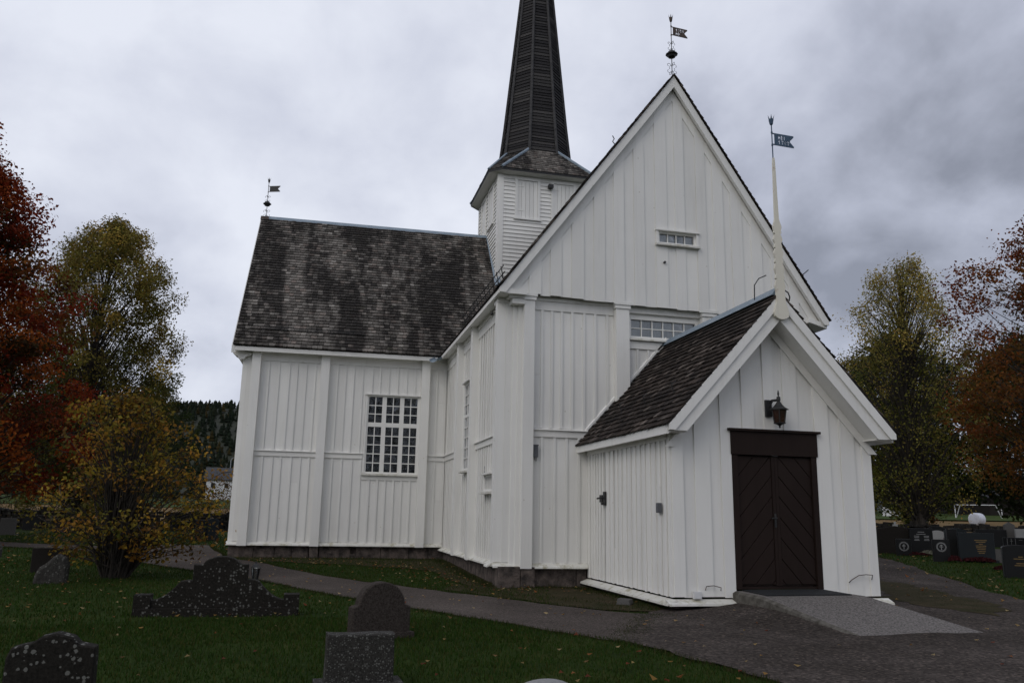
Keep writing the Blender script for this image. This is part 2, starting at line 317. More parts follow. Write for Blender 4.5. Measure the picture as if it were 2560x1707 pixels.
def g(x, y):
    r = math.hypot(x-3, y-8)
    z = -.47+.13*ss(1, 8, y)-.07*ss(-2, -14, y)+.25*ss(7, 17, x)*ss(-7, 6, y)+.17*ss(1.6, 3.4, x)*(1-.8*ss(4.3, 5.2, x))*ss(-2, -4, y)*ss(-7.0, -5.0, y)
    return z+1.25*ss(34, 72, r)+2.2*ss(60, 190, r)
def fbm(x, y, z=0.): return noise.fractal(Vector((x, y, z)), .8, 2.0, 4)

# ================================================================== ground
def ground_sheet():
    def axis(lo, hi, mid0, mid1, step):
        a = list(np.arange(mid0, mid1+1e-6, step)); d = step
        x = mid1
        while x < hi: d *= 1.22; x += d; a.append(x)
        d = step; x = mid0
        while x > lo: d *= 1.22; x -= d; a.insert(0, x)
        return a
    X = axis(-900, 900, -24, 34, .5); Y = axis(-300, 1500, -20, 30, .5)
    vs = [(x, y, g(x, y)+.012*fbm(x*.6, y*.6)-.012) for y in Y for x in X]; n = len(X)
    fs = [(j*n+i, j*n+i+1, (j+1)*n+i+1, (j+1)*n+i) for j in range(len(Y)-1) for i in range(n-1)]
    m = MB(); m.v = vs; m.f = fs
    return tag(m.build('ground', 'lawn', smooth=True), 'dark green churchyard lawn', kind='structure')
ground_sheet()
def densify(poly, step, jit, seed):
    out = []; k = len(poly)
    for i in range(k):
        a, b = Vector(poly[i]), Vector(poly[(i+1) % k]); n = max(1, int((b-a).length/step))
        for j in range(n):
            p = a.lerp(b, j/n); q = jit*noise.noise(Vector((p.x*1.4, p.y*1.4, seed)))+.45*jit*noise.noise(Vector((p.x*6, p.y*6, seed)))
            nn = Vector((-(b-a).y, (b-a).x)).normalized(); out.append(p+nn*q)
    return out
def inside(p, poly):
    c = False; j = len(poly)-1
    for i in range(len(poly)):
        xi, yi = poly[i][0], poly[i][1]; xj, yj = poly[j][0], poly[j][1]
        if (yi > p[1]) != (yj > p[1]) and p[0] < (xj-xi)*(p[1]-yi)/(yj-yi)+xi: c = not c
        j = i
    return c
def sheet(name, poly, mat, off, step=.2, jit=.1, seed=1., cell=.45, label=None, kind='structure'):
    b = densify(poly, step, jit, seed); n = len(b)
    xs = [p.x for p in b]; ys = [p.y for p in b]; pts = list(b)
    x = min(xs)
    while x < max(xs):
        y = min(ys)
        while y < max(ys):
            if inside((x, y), b): pts.append(Vector((x+.1*cell*(R()-.5), y+.1*cell*(R()-.5))))
            y += cell
        x += cell
    v2, e, f, *_ = delaunay_2d_cdt(pts, [], [list(range(n))], 1, 1e-5)
    m = MB(); m.v = [(p.x, p.y, g(p.x, p.y)+off+.012*fbm(p.x*.6, p.y*.6)) for p in v2]; m.f = [tuple(q) for q in f]
    return tag(m.build(name, mat, smooth=True), label, kind=kind)
LOW = [(-14.2, 14.0), (-10.78, 11.75), (-8.12, 6.3), (-6.48, 4.04), (-4.73, 1.67), (-3.4, -1.42), (-2.51, -3.07), (-1.76, -4.34), (-.81, -6.04), (-.2, -6.91)]
UPP = [(.5, -6.6), (1.5, -4.55), (1.18, -4.45), (.59, -4.09), (-.29, -2.67), (-1.46, -.64), (-3.31, 2.38), (-4.96, 5.96), (-5.9, 7.4), (-7.0, 13.5), (-7.33, 16.03), (-8.6, 16.53), (-9.73, 14.66), (-11.41, 14.9), (-15, 17.5)]
PATH = LOW+UPP
sheet('path', PATH, 'asphalt', .004, jit=.09, seed=2., label='worn asphalt path curving past the church')
YARD = [(-.2, -6.91), (.09, -7.97), (.29, -8.73), (.44, -9.43), (1.2, -12), (4, -17), (16, -17), (14, -11), (11.0, -7.2), (8.8, -4.2), (9.6, -2.6), (11.22, .59), (12.89, 4.08), (13.94, 7.11), (14.6, 11), (12.2, 11), (11.2, 6.5), (9.3, 2.6), (8.0, .3), (6.6, -2.0), (5.3, -3.2), (1.85, -3.9), (1.28, -4.3), (1.18, -4.50)]
sheet('gravel_yard', YARD, 'gravel', .008, jit=.16, seed=5., label='grey gravel forecourt before the porch')
sheet('verge', [(6.5, -3.2), (8.4, -.2), (9.4, 1.6), (9.5, .1), (8.6, -2.6), (7.6, -4.6), (6.6, -5.5), (6.3, -4.4)], 'verge', .014, jit=.35, seed=9., label='worn grassy verge in the gravel')
sheet('soil_strip', [(-6.2, 7.7), (-5.6, 6.9), (-3.0, 5.6), (-.9, 4.2), (-.75, 1.0), (-.5, -.75), (1.4, -.75), (1.75, -.3), (1.7, .1), (.1, .1), (.1, 7.9), (-6.1, 8.0)], 'verge', .004, jit=.22, seed=12., label='bare soil along the foundation')
sheet('verge', [(-.9, .9), (.0, -.6), (1.65, -.75), (1.66, -4.15), (1.25, -4.25), (.55, -3.85), (-.25, -2.45), (-1.25, -.55)], 'verge', .006, jit=.2, seed=15., label='worn grass strip between the path and the porch')
sheet('field', [(-90, 52), (-28, 46), (20, 49), (33, 38), (39, 26), (44, 14), (58, -10), (90, 8), (66, 36), (50, 54), (20, 76), (-60, 78)], 'field', .10, step=3, jit=1.0, cell=5, label='yellow stubble field beyond the wall')
sheet('meadow', [(-130, 82), (-60, 81), (20, 79), (52, 57), (69, 38), (95, 8), (300, 10), (300, 140), (200, 260), (-220, 260)], 'meadow', .13, step=6, jit=1.6, cell=12, label='green meadow beyond the stubble field')

# ================================================================== church
church = thing('church', 'white timber cross church with shingle roofs and dark spire', 'church', (0, 0, 0))
TL = 7.912
FT = F(0, TL, -.026)            # transept wall facing the camera
FL = F(0, 0, -math.pi/2)        # nave side wall (s = -y)
PX0, PX1, PY = 1.772, 5.44, -4.173
FP = F(0, PY, 0)                # porch front
FPL = F(PX0, 0, -math.pi/2)     # porch side

def rects(a, b, z0, z1, holes):
    out = [(a, b, z0, z1)]
    for h in holes:
        nx = []
        for (p, q, u, v) in out:
            if h[1] <= p+1e-4 or h[0] >= q-1e-4 or h[3] <= u+1e-4 or h[2] >= v-1e-4: nx.append((p, q, u, v)); continue
            if h[0] > p+1e-4: nx.append((p, h[0], u, v))
            if h[1] < q-1e-4: nx.append((h[1], q, u, v))
            p2, q2 = max(p, h[0]), min(q, h[1])
            if h[2] > u+1e-4: nx.append((p2, q2, u, h[2]))
            if h[3] < v-1e-4: nx.append((p2, q2, h[3], v))
        out = nx
    return out
def part(name, mat, parent=church):
    return lambda mb, **k: mb.build(name, mat, parent, **k)
def backing(f, s0, s1, z0, z1, holes, name, n0=-.20, n1=0.):
    m = MB()
    for (a, b, u, v) in rects(s0, s1, z0, z1, holes): m.box(f, a, b, n0, n1, u, v)
    return m.build(name, 'white', church)
def board(f, a, b, z0, zt, n0, n1, par, name='board', zc=None):
    """one vertical board; zt may be a function of s (sloped top)"""
    m = MB(); w = .0015
    if callable(zt):
        ps = [(a, z0), (b, z0), (b, zt(b))]
        if zc is not None and a+.01 < zc < b-.01: ps.append((zc, zt(zc)))
        ps.append((a, zt(a)))
        if zt(a) <= z0 or zt(b) <= z0: ps = [p for p in ps if p[1] >= z0-1e-6]
        if len(ps) < 3: return
        m.prism(f, ps, n0, n1)
    else: m.box(f, a, b, n0, n1, z0, zt)
    m.build(name, 'white', par)
def boards(f, s0, s1, zb, zt, par, style='batten', pitch=.24, holes=(), n0=0., zc=None, jb=.012, bat=.052):
    edges = [s0]; x = s0
    while x < s1-pitch*.6:
        x += pitch*(.86+.28*R()); edges.append(min(x, s1))
    if edges[-1] < s1-.02: edges.append(s1)
    edges[-1] = s1
    z_hi = max(zt(s) for s in np.linspace(s0, s1, 60)) if callable(zt) else zt
    def put(a, b, na, nb, name):
        for (p, q, u, v) in rects(a, b, zb, z_hi, holes):
            lo = u+(jb*(R()-.5) if u == zb else 0)
            if callable(zt) and v == z_hi: board(f, p, q, lo, zt, na, nb, par, name, zc)
            elif v-lo > 1.8 and q-p > .03 and R() < .22:
                zs_ = lo+(v-lo)*(.25+.5*R()); board(f, p, q, lo, zs_-.002, na, nb, par, name); board(f, p, q, zs_+.002, v, na, nb-.003*R(), par, name)
            else: board(f, p, q, lo, v, na, nb, par, name)
    for i in range(len(edges)-1):
        a, b = edges[i], edges[i+1]; e = .003*R()
        if style == 'batten': put(a+.002, b-.002, n0, n0+.020+e, 'board')
        elif i % 2 == 0: put(a-.0, b+.0, n0, n0+.016+e, 'board')
        else: put(a-.018, b+.018, n0+.0245, n0+.046+e, 'board')
    if style == 'batten':
        for x in edges[1:-1]:
            put(x-bat/2*(.9+.2*R()), x+bat/2*(.9+.2*R()), n0+.0265, n0+.046+.004*R(), 'batten')
def drip(f, s0, s1, z, par, out=.15, drop=.10, n0=.02, name='drip_board'):
    a = [f(s0, n0, z+.002), f(s0, out, z-drop+.032), f(s0, out+.006, z-drop), f(s0, n0, z-.04)]
    b = [f(s1, n0, z+.002), f(s1, out, z-drop+.032), f(s1, out+.006, z-drop), f(s1, n0, z-.04)]
    m = MB(); m.add(a+b, [(0, 1, 2, 3), (7, 6, 5, 4), (0, 4, 5, 1), (1, 5, 6, 2), (2, 6, 7, 3), (3, 7, 4, 0)])
    return m.build(name, 'drip', par)
def rail(f, s0, s1, z, par, h=.17):
    m = MB(); m.box(f, s0, s1, .0, .062, z-h, z-.035); m.build('rail', 'white', par)
    m = MB()
    a = [f(s, n, zz) for s in (s0, s1) for n, zz in ((.0, z+.012), (.105, z-.018), (.105, z-.033), (.0, z-.033))]
    m.add(a, [(0, 1, 2, 3), (7, 6, 5, 4), (0, 4, 5, 1), (1, 5, 6, 2), (2, 6, 7, 3), (3, 7, 4, 0)]); m.build('rail_cap', 'white', par)
def pilaster(f, s0, s1, z0, z1, par=church, n1=.2, cap=True, n0=-.01, cn=.0):
    m = MB(); m.box(f, s0, s1, n0, n1, z0, z1-.13)
    o = m.build('pilaster', 'white', par)
    if cap:
        c = MB(); c.box(f, s0-.025, s1+.025, n0, n1+.028, z1-.128, z1-.05); c.box(f, s0-.045, s1+.045, n0, n1+.05, z1-.05, z1+.01); c.build('capital', 'white', o)
    # joint where the pilaster board was spliced
    return o
def window(f, s0, s1, z0, z1, groups, rows, par=church, fw=.055, mull=.075, transom=None, name='window', casing=.07, head=True, glass_n=-.045, out=.055, mun=.022):
    """casing + frame mesh; panes, muntins and sill as children. groups = panes per light, rows = (upper, lower) or (n,)"""
    m = MB()
    if casing:
        m.box(f, s0-casing, s0, 0, out, z0, z1); m.box(f, s1, s1+casing, 0, out, z0, z1)
    m.box(f, s0, s0+fw, -.10, .02, z0, z1); m.box(f, s1-fw, s1, -.10, .02, z0, z1)
    m.box(f, s0+fw, s1-fw, -.10, .02, z0, z0+fw); m.box(f, s0+fw, s1-fw, -.10, .02, z1-fw, z1)
    a, b = s0+fw, s1-fw; ng = len(groups); lw = (b-a-mull*(ng-1))/ng
    u, v = z0+fw, z1-fw
    if len(rows) == 2:
        zt = u+(v-u)*rows[1]/(rows[0]+rows[1])
        m.box(f, a, b, -.09, .012, zt-mull/2, zt+mull/2); zs = [(u, zt-mull/2, rows[1]), (zt+mull/2, v, rows[0])]
    else: zs = [(u, v, rows[0])]
    for i in range(1, ng): x = a+i*lw+(i-1)*mull; m.box(f, x, x+mull, -.085, .016, u, v)
    o = m.build(name, 'white', par)
    for i, k in enumerate(groups):
        x0 = a+i*(lw+mull)
        for (p, q, r) in zs:
            for j in range(1, k):
                x = x0+lw*j/k; MB().box(f, x-mun/2, x+mun/2, glass_n-.02, glass_n+.03, p, q).build('muntin', 'white', o)
            for j in range(1, r):
                y = p+(q-p)*j/r; MB().box(f, x0, x0+lw, glass_n-.018, glass_n+.027, y-mun/2, y+mun/2).build('muntin', 'white', o)
            for c in range(k):
                for d in range(r):
                    e = .006*(R()-.5)
                    c0, c1, d0, d1 = x0+lw*c/k, x0+lw*(c+1)/k, p+(q-p)*d/r, p+(q-p)*(d+1)/r
                    t1, t2 = .012*(R()-.5), .012*(R()-.5)
                    pb = [f(c0, glass_n+t1, d0), f(c1, glass_n-t1, d0), f(c1, glass_n-t1-.004, d0), f(c0, glass_n+t1-.004, d0)]
                    pt = [f(c0, glass_n+t2, d1), f(c1, glass_n-t2, d1), f(c1, glass_n-t2-.004, d1), f(c0, glass_n+t2-.004, d1)]
                    MB().hexa(pb, pt).build('pane', 'glass', o)
    MB().add([f(s, n, z) for s in (s0-casing-.02, s1+casing+.02) for n, z in ((-.06, z0+.012), (.13, z0-.02), (.13, z0-.06), (-.06, z0-.06))], [(0, 1, 2, 3), (7, 6, 5, 4), (0, 4, 5, 1), (1, 5, 6, 2), (2, 6, 7, 3), (3, 7, 4, 0)]).build('sill', 'drip', o)
    if head:
        MB().box(f, s0-casing-.02, s1+casing+.02, -.05, .105, z1+.001, z1+.035).build('head_board', 'white', o)
    return o

# ---- foundation
fnd = MB().box(W0, .12, 7.1, -7.8, -.14, -.75, -.03).build('foundation', 'foundation', church)
MB().box(FT, -5.92, .1, -8.2, -.12, -.75, -.01).build('foundation', 'foundation', church)
def found(f, s0, s1, z0, z1, n=.0, w=.75):
    x = s0
    while x < s1-.05:
        b = min(s1, x+w*(.6+.9*R()))
        if s1-b < .2: b = s1
        e = .02*R(); k = .008
        m = MB(); m.hexa([f(x+k, n+e, z0), f(b-k, n+e*.6, z0), f(b-k, -.14, z0), f(x+k, -.14, z0)], [f(x+k, n+e*.5, z1-.006*R()), f(b-k, n+e*.3, z1-.006*R()), f(b-k, -.14, z1), f(x+k, -.14, z1)])
        m.build('stone', 'foundation', fnd); x = b
found(FT, -6.0, -3.82, -.62, .0, .0); found(FT, -3.80, -3.55, -.62, .0, .14); found(FT, -3.53, -2.66, -.62, .0, 0); found(FT, -2.50, .0, -.62, .0, 0)
MB().box(FT, -2.66, -2.50, -.14, .0, -.62, -.22).build('stone', 'foundation', fnd)
found(FL, -7.9, -.42, -.75, -.055, .0); found(FL, -.40, .16, -.75, -.065, .14, .6)
found(W0, -.16, .60, -.75, -.065, .16, .5); found(W0, .62, 1.74, -.75, -.06, .0, .8)
found(FPL, .1, 4.1, -.75, -.34, -.12, .7); found(FP, PX0+.12, 2.80, -.75, -.34, -.12, .6); found(FP, 4.42, PX1-.1, -.75, -.34, -.12, .6)

# ---- transept wall facing the yard
ZT0 = .09
A1, A2, A3, PW = -5.514, -3.556, -.589, .245
twin = (-2.40, -.87, 2.06, 4.36)
tw = backing(FT, -6.0, .0, ZT0, 5.62, [twin], 'transept_wall')
hole = (twin[0]-.06, twin[1]+.06, twin[2]-.19, twin[3]+.03)
for (a, b) in ((A1, A2-PW), (A2, A3-PW), (A3, -.045)):
    hs = [hole] if a == A2 else []
    boards(FT, a, b, ZT0, 2.48, tw, 'batten', .26, holes=hs)
    boards(FT, a, b, 2.645, 5.24, tw, 'batten', .26, holes=hs)
    if a == A2: rail(FT, a, hole[0], 2.64, tw); MB().box(FT, hole[0], hole[1]-.02, 0, .050, hole[2]+.0, hole[2]+.13).build('apron_board', 'white', tw)
    else: rail(FT, a, b, 2.64, tw)
    MB().box(FT, a, b, 0, .052, 5.22, 5.42).build('frieze_board', 'white', tw)
    MB().box(FT, a, b, 0, .082, 5.42, 5.60).build('frieze_board', 'white', tw)
    drip(FT, a, b, ZT0, tw)
for x in (A1, A2, A3): pilaster(FT, x-PW, x, ZT0-.11, 5.60)
window(FT, *twin, (2, 2, 2), (3, 5), casing=.055, fw=.045, mull=.125, mun=.026)
# log-end box of the far corner, set back
MB().box(FT, -6.03, A1-PW-.002, -.30, -.02, ZT0-.06, 5.58).build('corner_box', 'white', church)
boards(FT, -6.03, A1-PW-.004, ZT0, 5.40, tw, 'lap', .16, n0=-.018)
drip(FT, -6.06, A1-PW, ZT0, tw, out=.13, n0=-.01)
MB().box(F(*FT(-6.0, 0, 0)[:2], -.026-math.pi/2), -8.0, -.02, -.02, .0, ZT0, 5.6).build('end_wall', 'white', church)

MB().box(FT, -6.0, 9.0, -8.4, -8.2, -.1, 5.6).build('back_wall', 'white', church)
MB().box(F(*FT(9.0, 0, 0)[:2], -.026+math.pi/2), .0, 8.3, -.2, 0, -.1, 5.6).build('back_wall', 'white', church)
# ---- nave side wall
nwin = (-4.62, -3.86, 2.03, 4.29); swin = (-1.80, -.98, 1.44, 1.80)
nw = backing(FL, -8.0, -.1, -.11, 5.62, [nwin, swin], 'side_wall')
PA, PB = -3.06, -5.10           # pilasters (s = -y), near faces
for (a, b) in ((-7.9, PB-PW), (PB, PA-PW), (PA, -.42)):
    hs = [(nwin[0]-.05, nwin[1]+.05, nwin[2]-.18, nwin[3]+.03)] if a == PB else [(swin[0]-.07, swin[1]+.07, swin[2]-.03, swin[3]+.03)] if a == PA else []
    boards(FL, a, b, .0, 2.48, nw, 'batten', .25, holes=hs); boards(FL, a, b, 2.645, 5.22, nw, 'batten', .25, holes=hs)
    if a != PB: rail(FL, a, b, 2.64, nw)
    MB().box(FL, a, b, 0, .052, 5.20, 5.42).build('frieze_board', 'white', nw); MB().box(FL, a, b, 0, .082, 5.42, 5.60).build('frieze_board', 'white', nw)
    drip(FL, a, b, .0, nw)
for x in (PA, PB): pilaster(FL, x-PW, x, -.11, 5.60)
FLo = F(-.055, 0, -math.pi/2)
window(FLo, *nwin, (2,), (3, 5), casing=.05, glass_n=-.012, out=.03); window(FLo, *swin, (4,), (1,), casing=.05, fw=.045, glass_n=-.012, out=.03)
for f_, wn in ((FL, nwin), (FT, twin), (FL, swin)):  # dark boxes added behind the glass to block light leaking through the interior
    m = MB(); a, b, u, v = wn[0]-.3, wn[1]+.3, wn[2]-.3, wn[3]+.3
    m.box(f_, a, b, -1.6, -1.5, u, v); m.box(f_, a-.05, a, -1.5, -.21, u, v); m.box(f_, b, b+.05, -1.5, -.21, u, v); m.box(f_, a, b, -1.5, -.21, u-.05, u); m.box(f_, a, b, -1.5, -.21, v, v+.05); m.build('window_dark_box', 'tile', church)
# ---- nave front corner: two boxed log ends in cross form
MB().box(W0, -.185, .165, -.40, -.10, -.07, 5.45).build('corner_box', 'white', church)
boards(F(0, .1, 0), -.238, .165, .01, 5.40, church, 'lap', .19, n0=.002)
boards(FL, -.40, -.10, .01, 5.40, nw, 'lap', .15, n0=.187)
MB().box(W0, .20, .29, -.1, .06, -.10, 5.40).build('corner_board', 'white', church)
pilaster(W0, .29, .52, -.10, 5.56, n1=.2)
m = MB(); m.box(W0, .02, .30, -.05, .215, 5.33, 5.44); m.box(W0, -.06, .26, -.05, .24, 5.45, 5.54); m.build('bracket', 'white', church)
m = MB(); m.box(W0, -.24, .19, -.42, -.06, 5.40, 5.56); m.build('bracket', 'white', church)
drip(F(0, .1, 0), -.25, .29, .01, church, out=.18, n0=.0)
drip(FL, -.42, -.08, .01, nw, out=.33, n0=.185)

# ---- nave front wall
zbot = lambda x: 5.62-.026*x
fwin = (2.72, 4.36, 4.80, 5.28)
fw_ = backing(W0, .1, 7.1, -.10, 5.62, [fwin], 'front_wall')
for (a, b, h) in ((.52, 2.36, 5.30), (2.66, 4.41, 4.60), (4.73, 6.68, 5.25)):
    boards(W0, a, b, 2.73, h, fw_, 'batten', .245, holes=[(fwin[0]-.02, fwin[1]+.02, 4.62, 6)] if a > 2 and a < 3 else [])
    if a != 2.66:
        MB().box(W0, a, b, 0, .052, h-.03, h+.17).build('frieze_board', 'white', fw_); MB().box(W0, a, b, 0, .085, h+.17, zbot(b)-.02).build('frieze_board', 'white', fw_)
MB().box(W0, 2.66, 4.41, 0, .06, 4.56, 4.73).build('apron_board', 'white', fw_)
MB().box(W0, 2.66, 4.41, 0, .085, 5.36, 5.49).build('frieze_board', 'white', fw_)
boards(W0, .52, 1.76, .0, 2.56, fw_, 'batten', .25); boards(W0, 5.46, 6.68, -.10, 2.56, fw_, 'batten', .25)
rail(W0, .52, 1.74, 2.72, fw_); rail(W0, 5.46, 6.68, 2.72, fw_)
drip(W0, .50, 1.74, .0, fw_, out=.15); drip(W0, 5.5, 6.9, -.10, fw_)
pilaster(W0, 2.36, 2.66, 2.0, 5.53); pilaster(W0, 4.41, 4.73, 2.0, 5.50); pilaster(W0, 6.68, 6.92, -.16, 5.42)
window(W0, *fwin, (6,), (2,), casing=0, head=False, fw=.05)
MB().box(W0, 2.6, 4.45, -.225, -.215, 4.6, 5.4).build('curtain', 'curtain', church)
MB().box(F(7.1, 0, math.pi/2), 0, 8.0, -.2, 0, -.1, 5.6).build('side_wall', 'white', church)
MB().box(W0, 0, 7.1, -8.2, -8.0, -.1, 5.0).build('inner_wall', 'white', church)

# ---- nave gable
AX, AZ = 3.765, 11.107
TX0, TZ0, TX1, TZ1 = -.30, 5.64, 7.49, 5.48
def roofz(x, dz=0.):
    return (TZ0+(AZ-TZ0)*(x-TX0)/(AX-TX0) if x < AX else TZ1+(AZ-TZ1)*(x-TX1)/(AX-TX1))+dz
GY = .20                          # gable face stands this far in front of the wall
gwin = (3.36, 4.28, 6.98, 7.27)
gh = (gwin[0]-.05, gwin[1]+.05, gwin[2]-.02, gwin[3]+.02)
m = MB()
m.prism(W0, [(.0, 5.64), (gwin[0], 5.6), (gwin[0], gwin[3]+.0), (gwin[0], roofz(gwin[0], -.2)), (.0, roofz(0, -.2))], GY-.18, GY)
m.prism(W0, [(gwin[1], 5.6), (7.2, 5.45), (7.2, roofz(7.2, -.2)), (gwin[1], roofz(gwin[1], -.2))], GY-.18, GY)
m.prism(W0, [(gwin[0], gwin[3]), (gwin[1], gwin[3]), (gwin[1], roofz(gwin[1], -.2)), (AX, AZ-.3), (gwin[0], roofz(gwin[0], -.2))], GY-.18, GY)
m.prism(W0, [(gwin[0], 5.55), (gwin[1], 5.53), (gwin[1], gwin[2]), (gwin[0], gwin[2])], GY-.18, GY)
gw = m.build('gable_wall', 'white', church)
# gable boards, wide over and under boards following the rake
x = .12; i = 0
while x < 7.05:
    b = min(7.08, x+.245*(.85+.3*R()))
    if gh[0]-.10 < b < gh[0]+.10 or x < gh[0]-.01 < b: b = gh[0]
    if gh[1]-.10 < b < gh[1]+.10 or x < gh[1]-.01 < b: b = gh[1]
    zt = (lambda s: roofz(s, -.56)) if i % 2 == 0 else (lambda s: roofz(s, -.28))
    e = .003*R(); na, nb = (GY, GY+.017+e) if i % 2 == 0 else (GY+.0220, GY+.042+e)
    o = .012 if i % 2 else 0
    zb = zbot(x)-.05+.03*(R()-.5)
    cut = x > gh[0]-.01 and b < gh[1]+.01
    if cut:
        board(W0, x-o, b+o, zb, gh[2], na, nb, gw); board(W0, x-o, b+o, gh[3], zt, na, nb, gw, zc=AX)
    else: board(W0, x-o, b+o, zb, zt, na, nb, gw, zc=AX)
    x = b; i += 1
window(F(0, -GY, 0), *gwin, (4,), (1,), casing=.055, fw=.04, out=.07)
MB().box(F(0, -GY, 0), gwin[0], gwin[1], -.15, -.14, gwin[2], gwin[3]).build('curtain', 'curtain', church)
MB().lathe((0, 0, 0), [(.028, 0), (.028, .06)], 10).build('vent_hole', 'black', church).matrix_local = Matrix.Translation((3.49, -GY-.03, 6.53)) @ Matrix.Rotation(math.pi/2, 4, 'X')
def clip(poly, fn):
    out = []
    for i in range(len(poly)):
        a, b = poly[i], poly[(i+1) % len(poly)]; fa, fb = fn(a), fn(b)
        if fa >= 0: out.append(a)
        if fa*fb < 0: t = fa/(fa-fb); out.append((a[0]+(b[0]-a[0])*t, a[1]+(b[1]-a[1])*t))
    return out
def rake(xa, za, xb, zb, d0, d1, n0, n1, par, name, f=W0, zcut=-9):
    # xa,za = tip ; xb,zb = apex
    sg = 1 if xb > xa else -1; kk = (zb-za)/abs(xb-xa); e = .5
    pl = [(xa-sg*e, za-e*kk+d1), (xa-sg*e, za-e*kk+d0), (xb, zb+d0), (xb, zb+d1)]
    pl = clip(pl, lambda p: sg*(p[0]-xa)); pl = clip(pl, lambda p: p[1]-zcut)
    MB().prism(f, pl, n0, n1).build(name, 'white', par)
for (tx, tz) in ((TX0, TZ0), (TX1, TZ1)):
    rake(tx, tz, AX, AZ, -.31, -.035, GY+.10, GY+.19, gw, 'rake_board', zcut=tz-.13)
    rake(tx+(.10 if tx < 1 else -.10), tz+.10*(AZ-tz)/abs(AX-tx), AX, AZ, -.60, -.27, GY+.018, GY+.040, gw, 'rake_trim', zcut=zbot(tx)-.02)
MB().hexa([(TX0+.03, -.36, 5.50), (.30, -.36, 5.50), (.30, -.0, 5.50), (TX0+.03, -.0, 5.50)], [(TX0+.03, -.36, 5.60), (.30, -.36, 5.60), (.30, -.0, 5.60), (TX0+.03, -.0, 5.60)]).build('soffit', 'white', church)
# nave roof slabs
def slab(pts, th, mat, name='roof'):
    n = (Vector(pts[1])-Vector(pts[0])).cross(Vector(pts[3])-Vector(pts[0])).normalized()
    if n.z < 0: n = -n
    return MB().hexa([Vector(p)-n*th for p in pts], pts).build(name, mat, church)
YB = 12.1
nrl = slab([(TX0, -.36, TZ0-.045), (TX0, 7.6, TZ0-.045), (AX, YB, AZ-.045), (AX, -.36, AZ-.045)], .09, 'white', 'nave_roof')
nrr = slab([(TX1, -.36, TZ1-.045), (TX1, 18, TZ1-.045), (AX, 18, AZ-.045), (AX, -.36, AZ-.045)], .09, 'white', 'nave_roof')
# eave boards under the nave roof
m = MB(); m.hexa([(TX0+.02, -.33, TZ0-.14), (TX0+.02, 7.55, TZ0-.14), (-.02, 7.55, 5.53), (-.02, -.33, 5.53)], [(TX0+.02, -.33, TZ0-.09), (TX0+.02, 7.55, TZ0-.09), (-.02, 7.55, 5.63), (-.02, -.33, 5.63)]); m.build('soffit', 'white', church)
m = MB(); m.box(FL, -7.5, .36, -TX0-.02, -TX0+.015, TZ0-.15, TZ0-.07); m.build('fascia', 'white', church)
m = MB(); m.hexa([(TX1-.02, -.33, TZ1-.20), (TX1-.02, 7.55, TZ1-.20), (7.02, 7.55, 5.40), (7.02, -.33, 5.40)], [(TX1-.02, -.33, TZ1-.09), (TX1-.02, 7.55, TZ1-.09), (7.02, 7.55, 5.5), (7.02, -.33, 5.5)]); m.build('soffit', 'white', church)

# ---- shingles
def shingles(parent, mat, P, U, V, exposure, width, ulim, vlen, keep=None, nsep=300, thick=.02, seed=1, lift=.03, name='shingle', sag=None):
    """courses of single shingles on the plane P + u*U + v*V (v up the slope). The nsep nearest are parts of their own."""
    rnd = random.Random(seed); U = Vector(U).normalized(); V = Vector(V).normalized(); Nn = U.cross(V).normalized()
    if Nn.z < 0: Nn = -Nn
    P = Vector(P); items = []
    rows = int(vlen/exposure); wave = rnd.random()*9
    for r in range(rows):
        v0 = r*exposure; u0, u1 = ulim(v0); u = u0-(width*.5 if r % 2 else 0)
        rowj = .010*noise.noise(Vector((r*.7, wave, 0)))
        while u < u1:
            w_ = width*(.82+.36*rnd.random()); a, b = max(u, u0), min(u+w_, u1); u += w_
            if b-a < .03: continue
            if keep and not keep((a+b)/2, v0): continue
            dv = exposure*.10*(rnd.random()-.5)+rowj+.012*noise.noise(Vector((u*.8, r*.5, wave))); c = min(.022, (b-a)*.2)*(.4+rnd.random()); gap = .003
            a += gap; b -= gap; v1 = v0+exposure*1.5
            hb = lift+.010*rnd.random(); ht = .006
            tl = .006*(rnd.random()-.5)
            def q(uu, vv, k):
                t = (vv-v0)/(v1-v0); n = hb*(1-t)+ht*t-k*thick
                return P+U*uu+V*(vv+dv*(1-t)+tl*(uu-a)/(b-a))+Nn*n
            top = [q(a+c, v0, 0), q(b-c, v0, 0), q(b, v0+c, 0), q(b, v1, 0), q(a, v1, 0), q(a, v0+c, 0)]
            bot = [q(a+c, v0, 1), q(b-c, v0, 1), q(b, v0+c, 1), q(b, v1, 1), q(a, v1, 1), q(a, v0+c, 1)]
            fs = [(0, 1, 2, 3, 4, 5)]+[(i, 6+i, 6+(i+1) % 6, (i+1) % 6) for i in (5, 0, 1, 2, 4)]
            items.append(((top[0]-CAM).length, top+bot, fs, (rnd.random(), rnd.random(), rnd.random())))
    items.sort(key=lambda t: t[0])
    for it in items[:nsep]: MB().add(it[1], it[2], it[3]).build(name, mat, parent)
    m = MB()
    for it in items[nsep:]: m.add(it[1], it[2], it[3])
    if m.v: tag(m.build(name+'_courses', mat, parent), kind='stuff')
    return len(items)
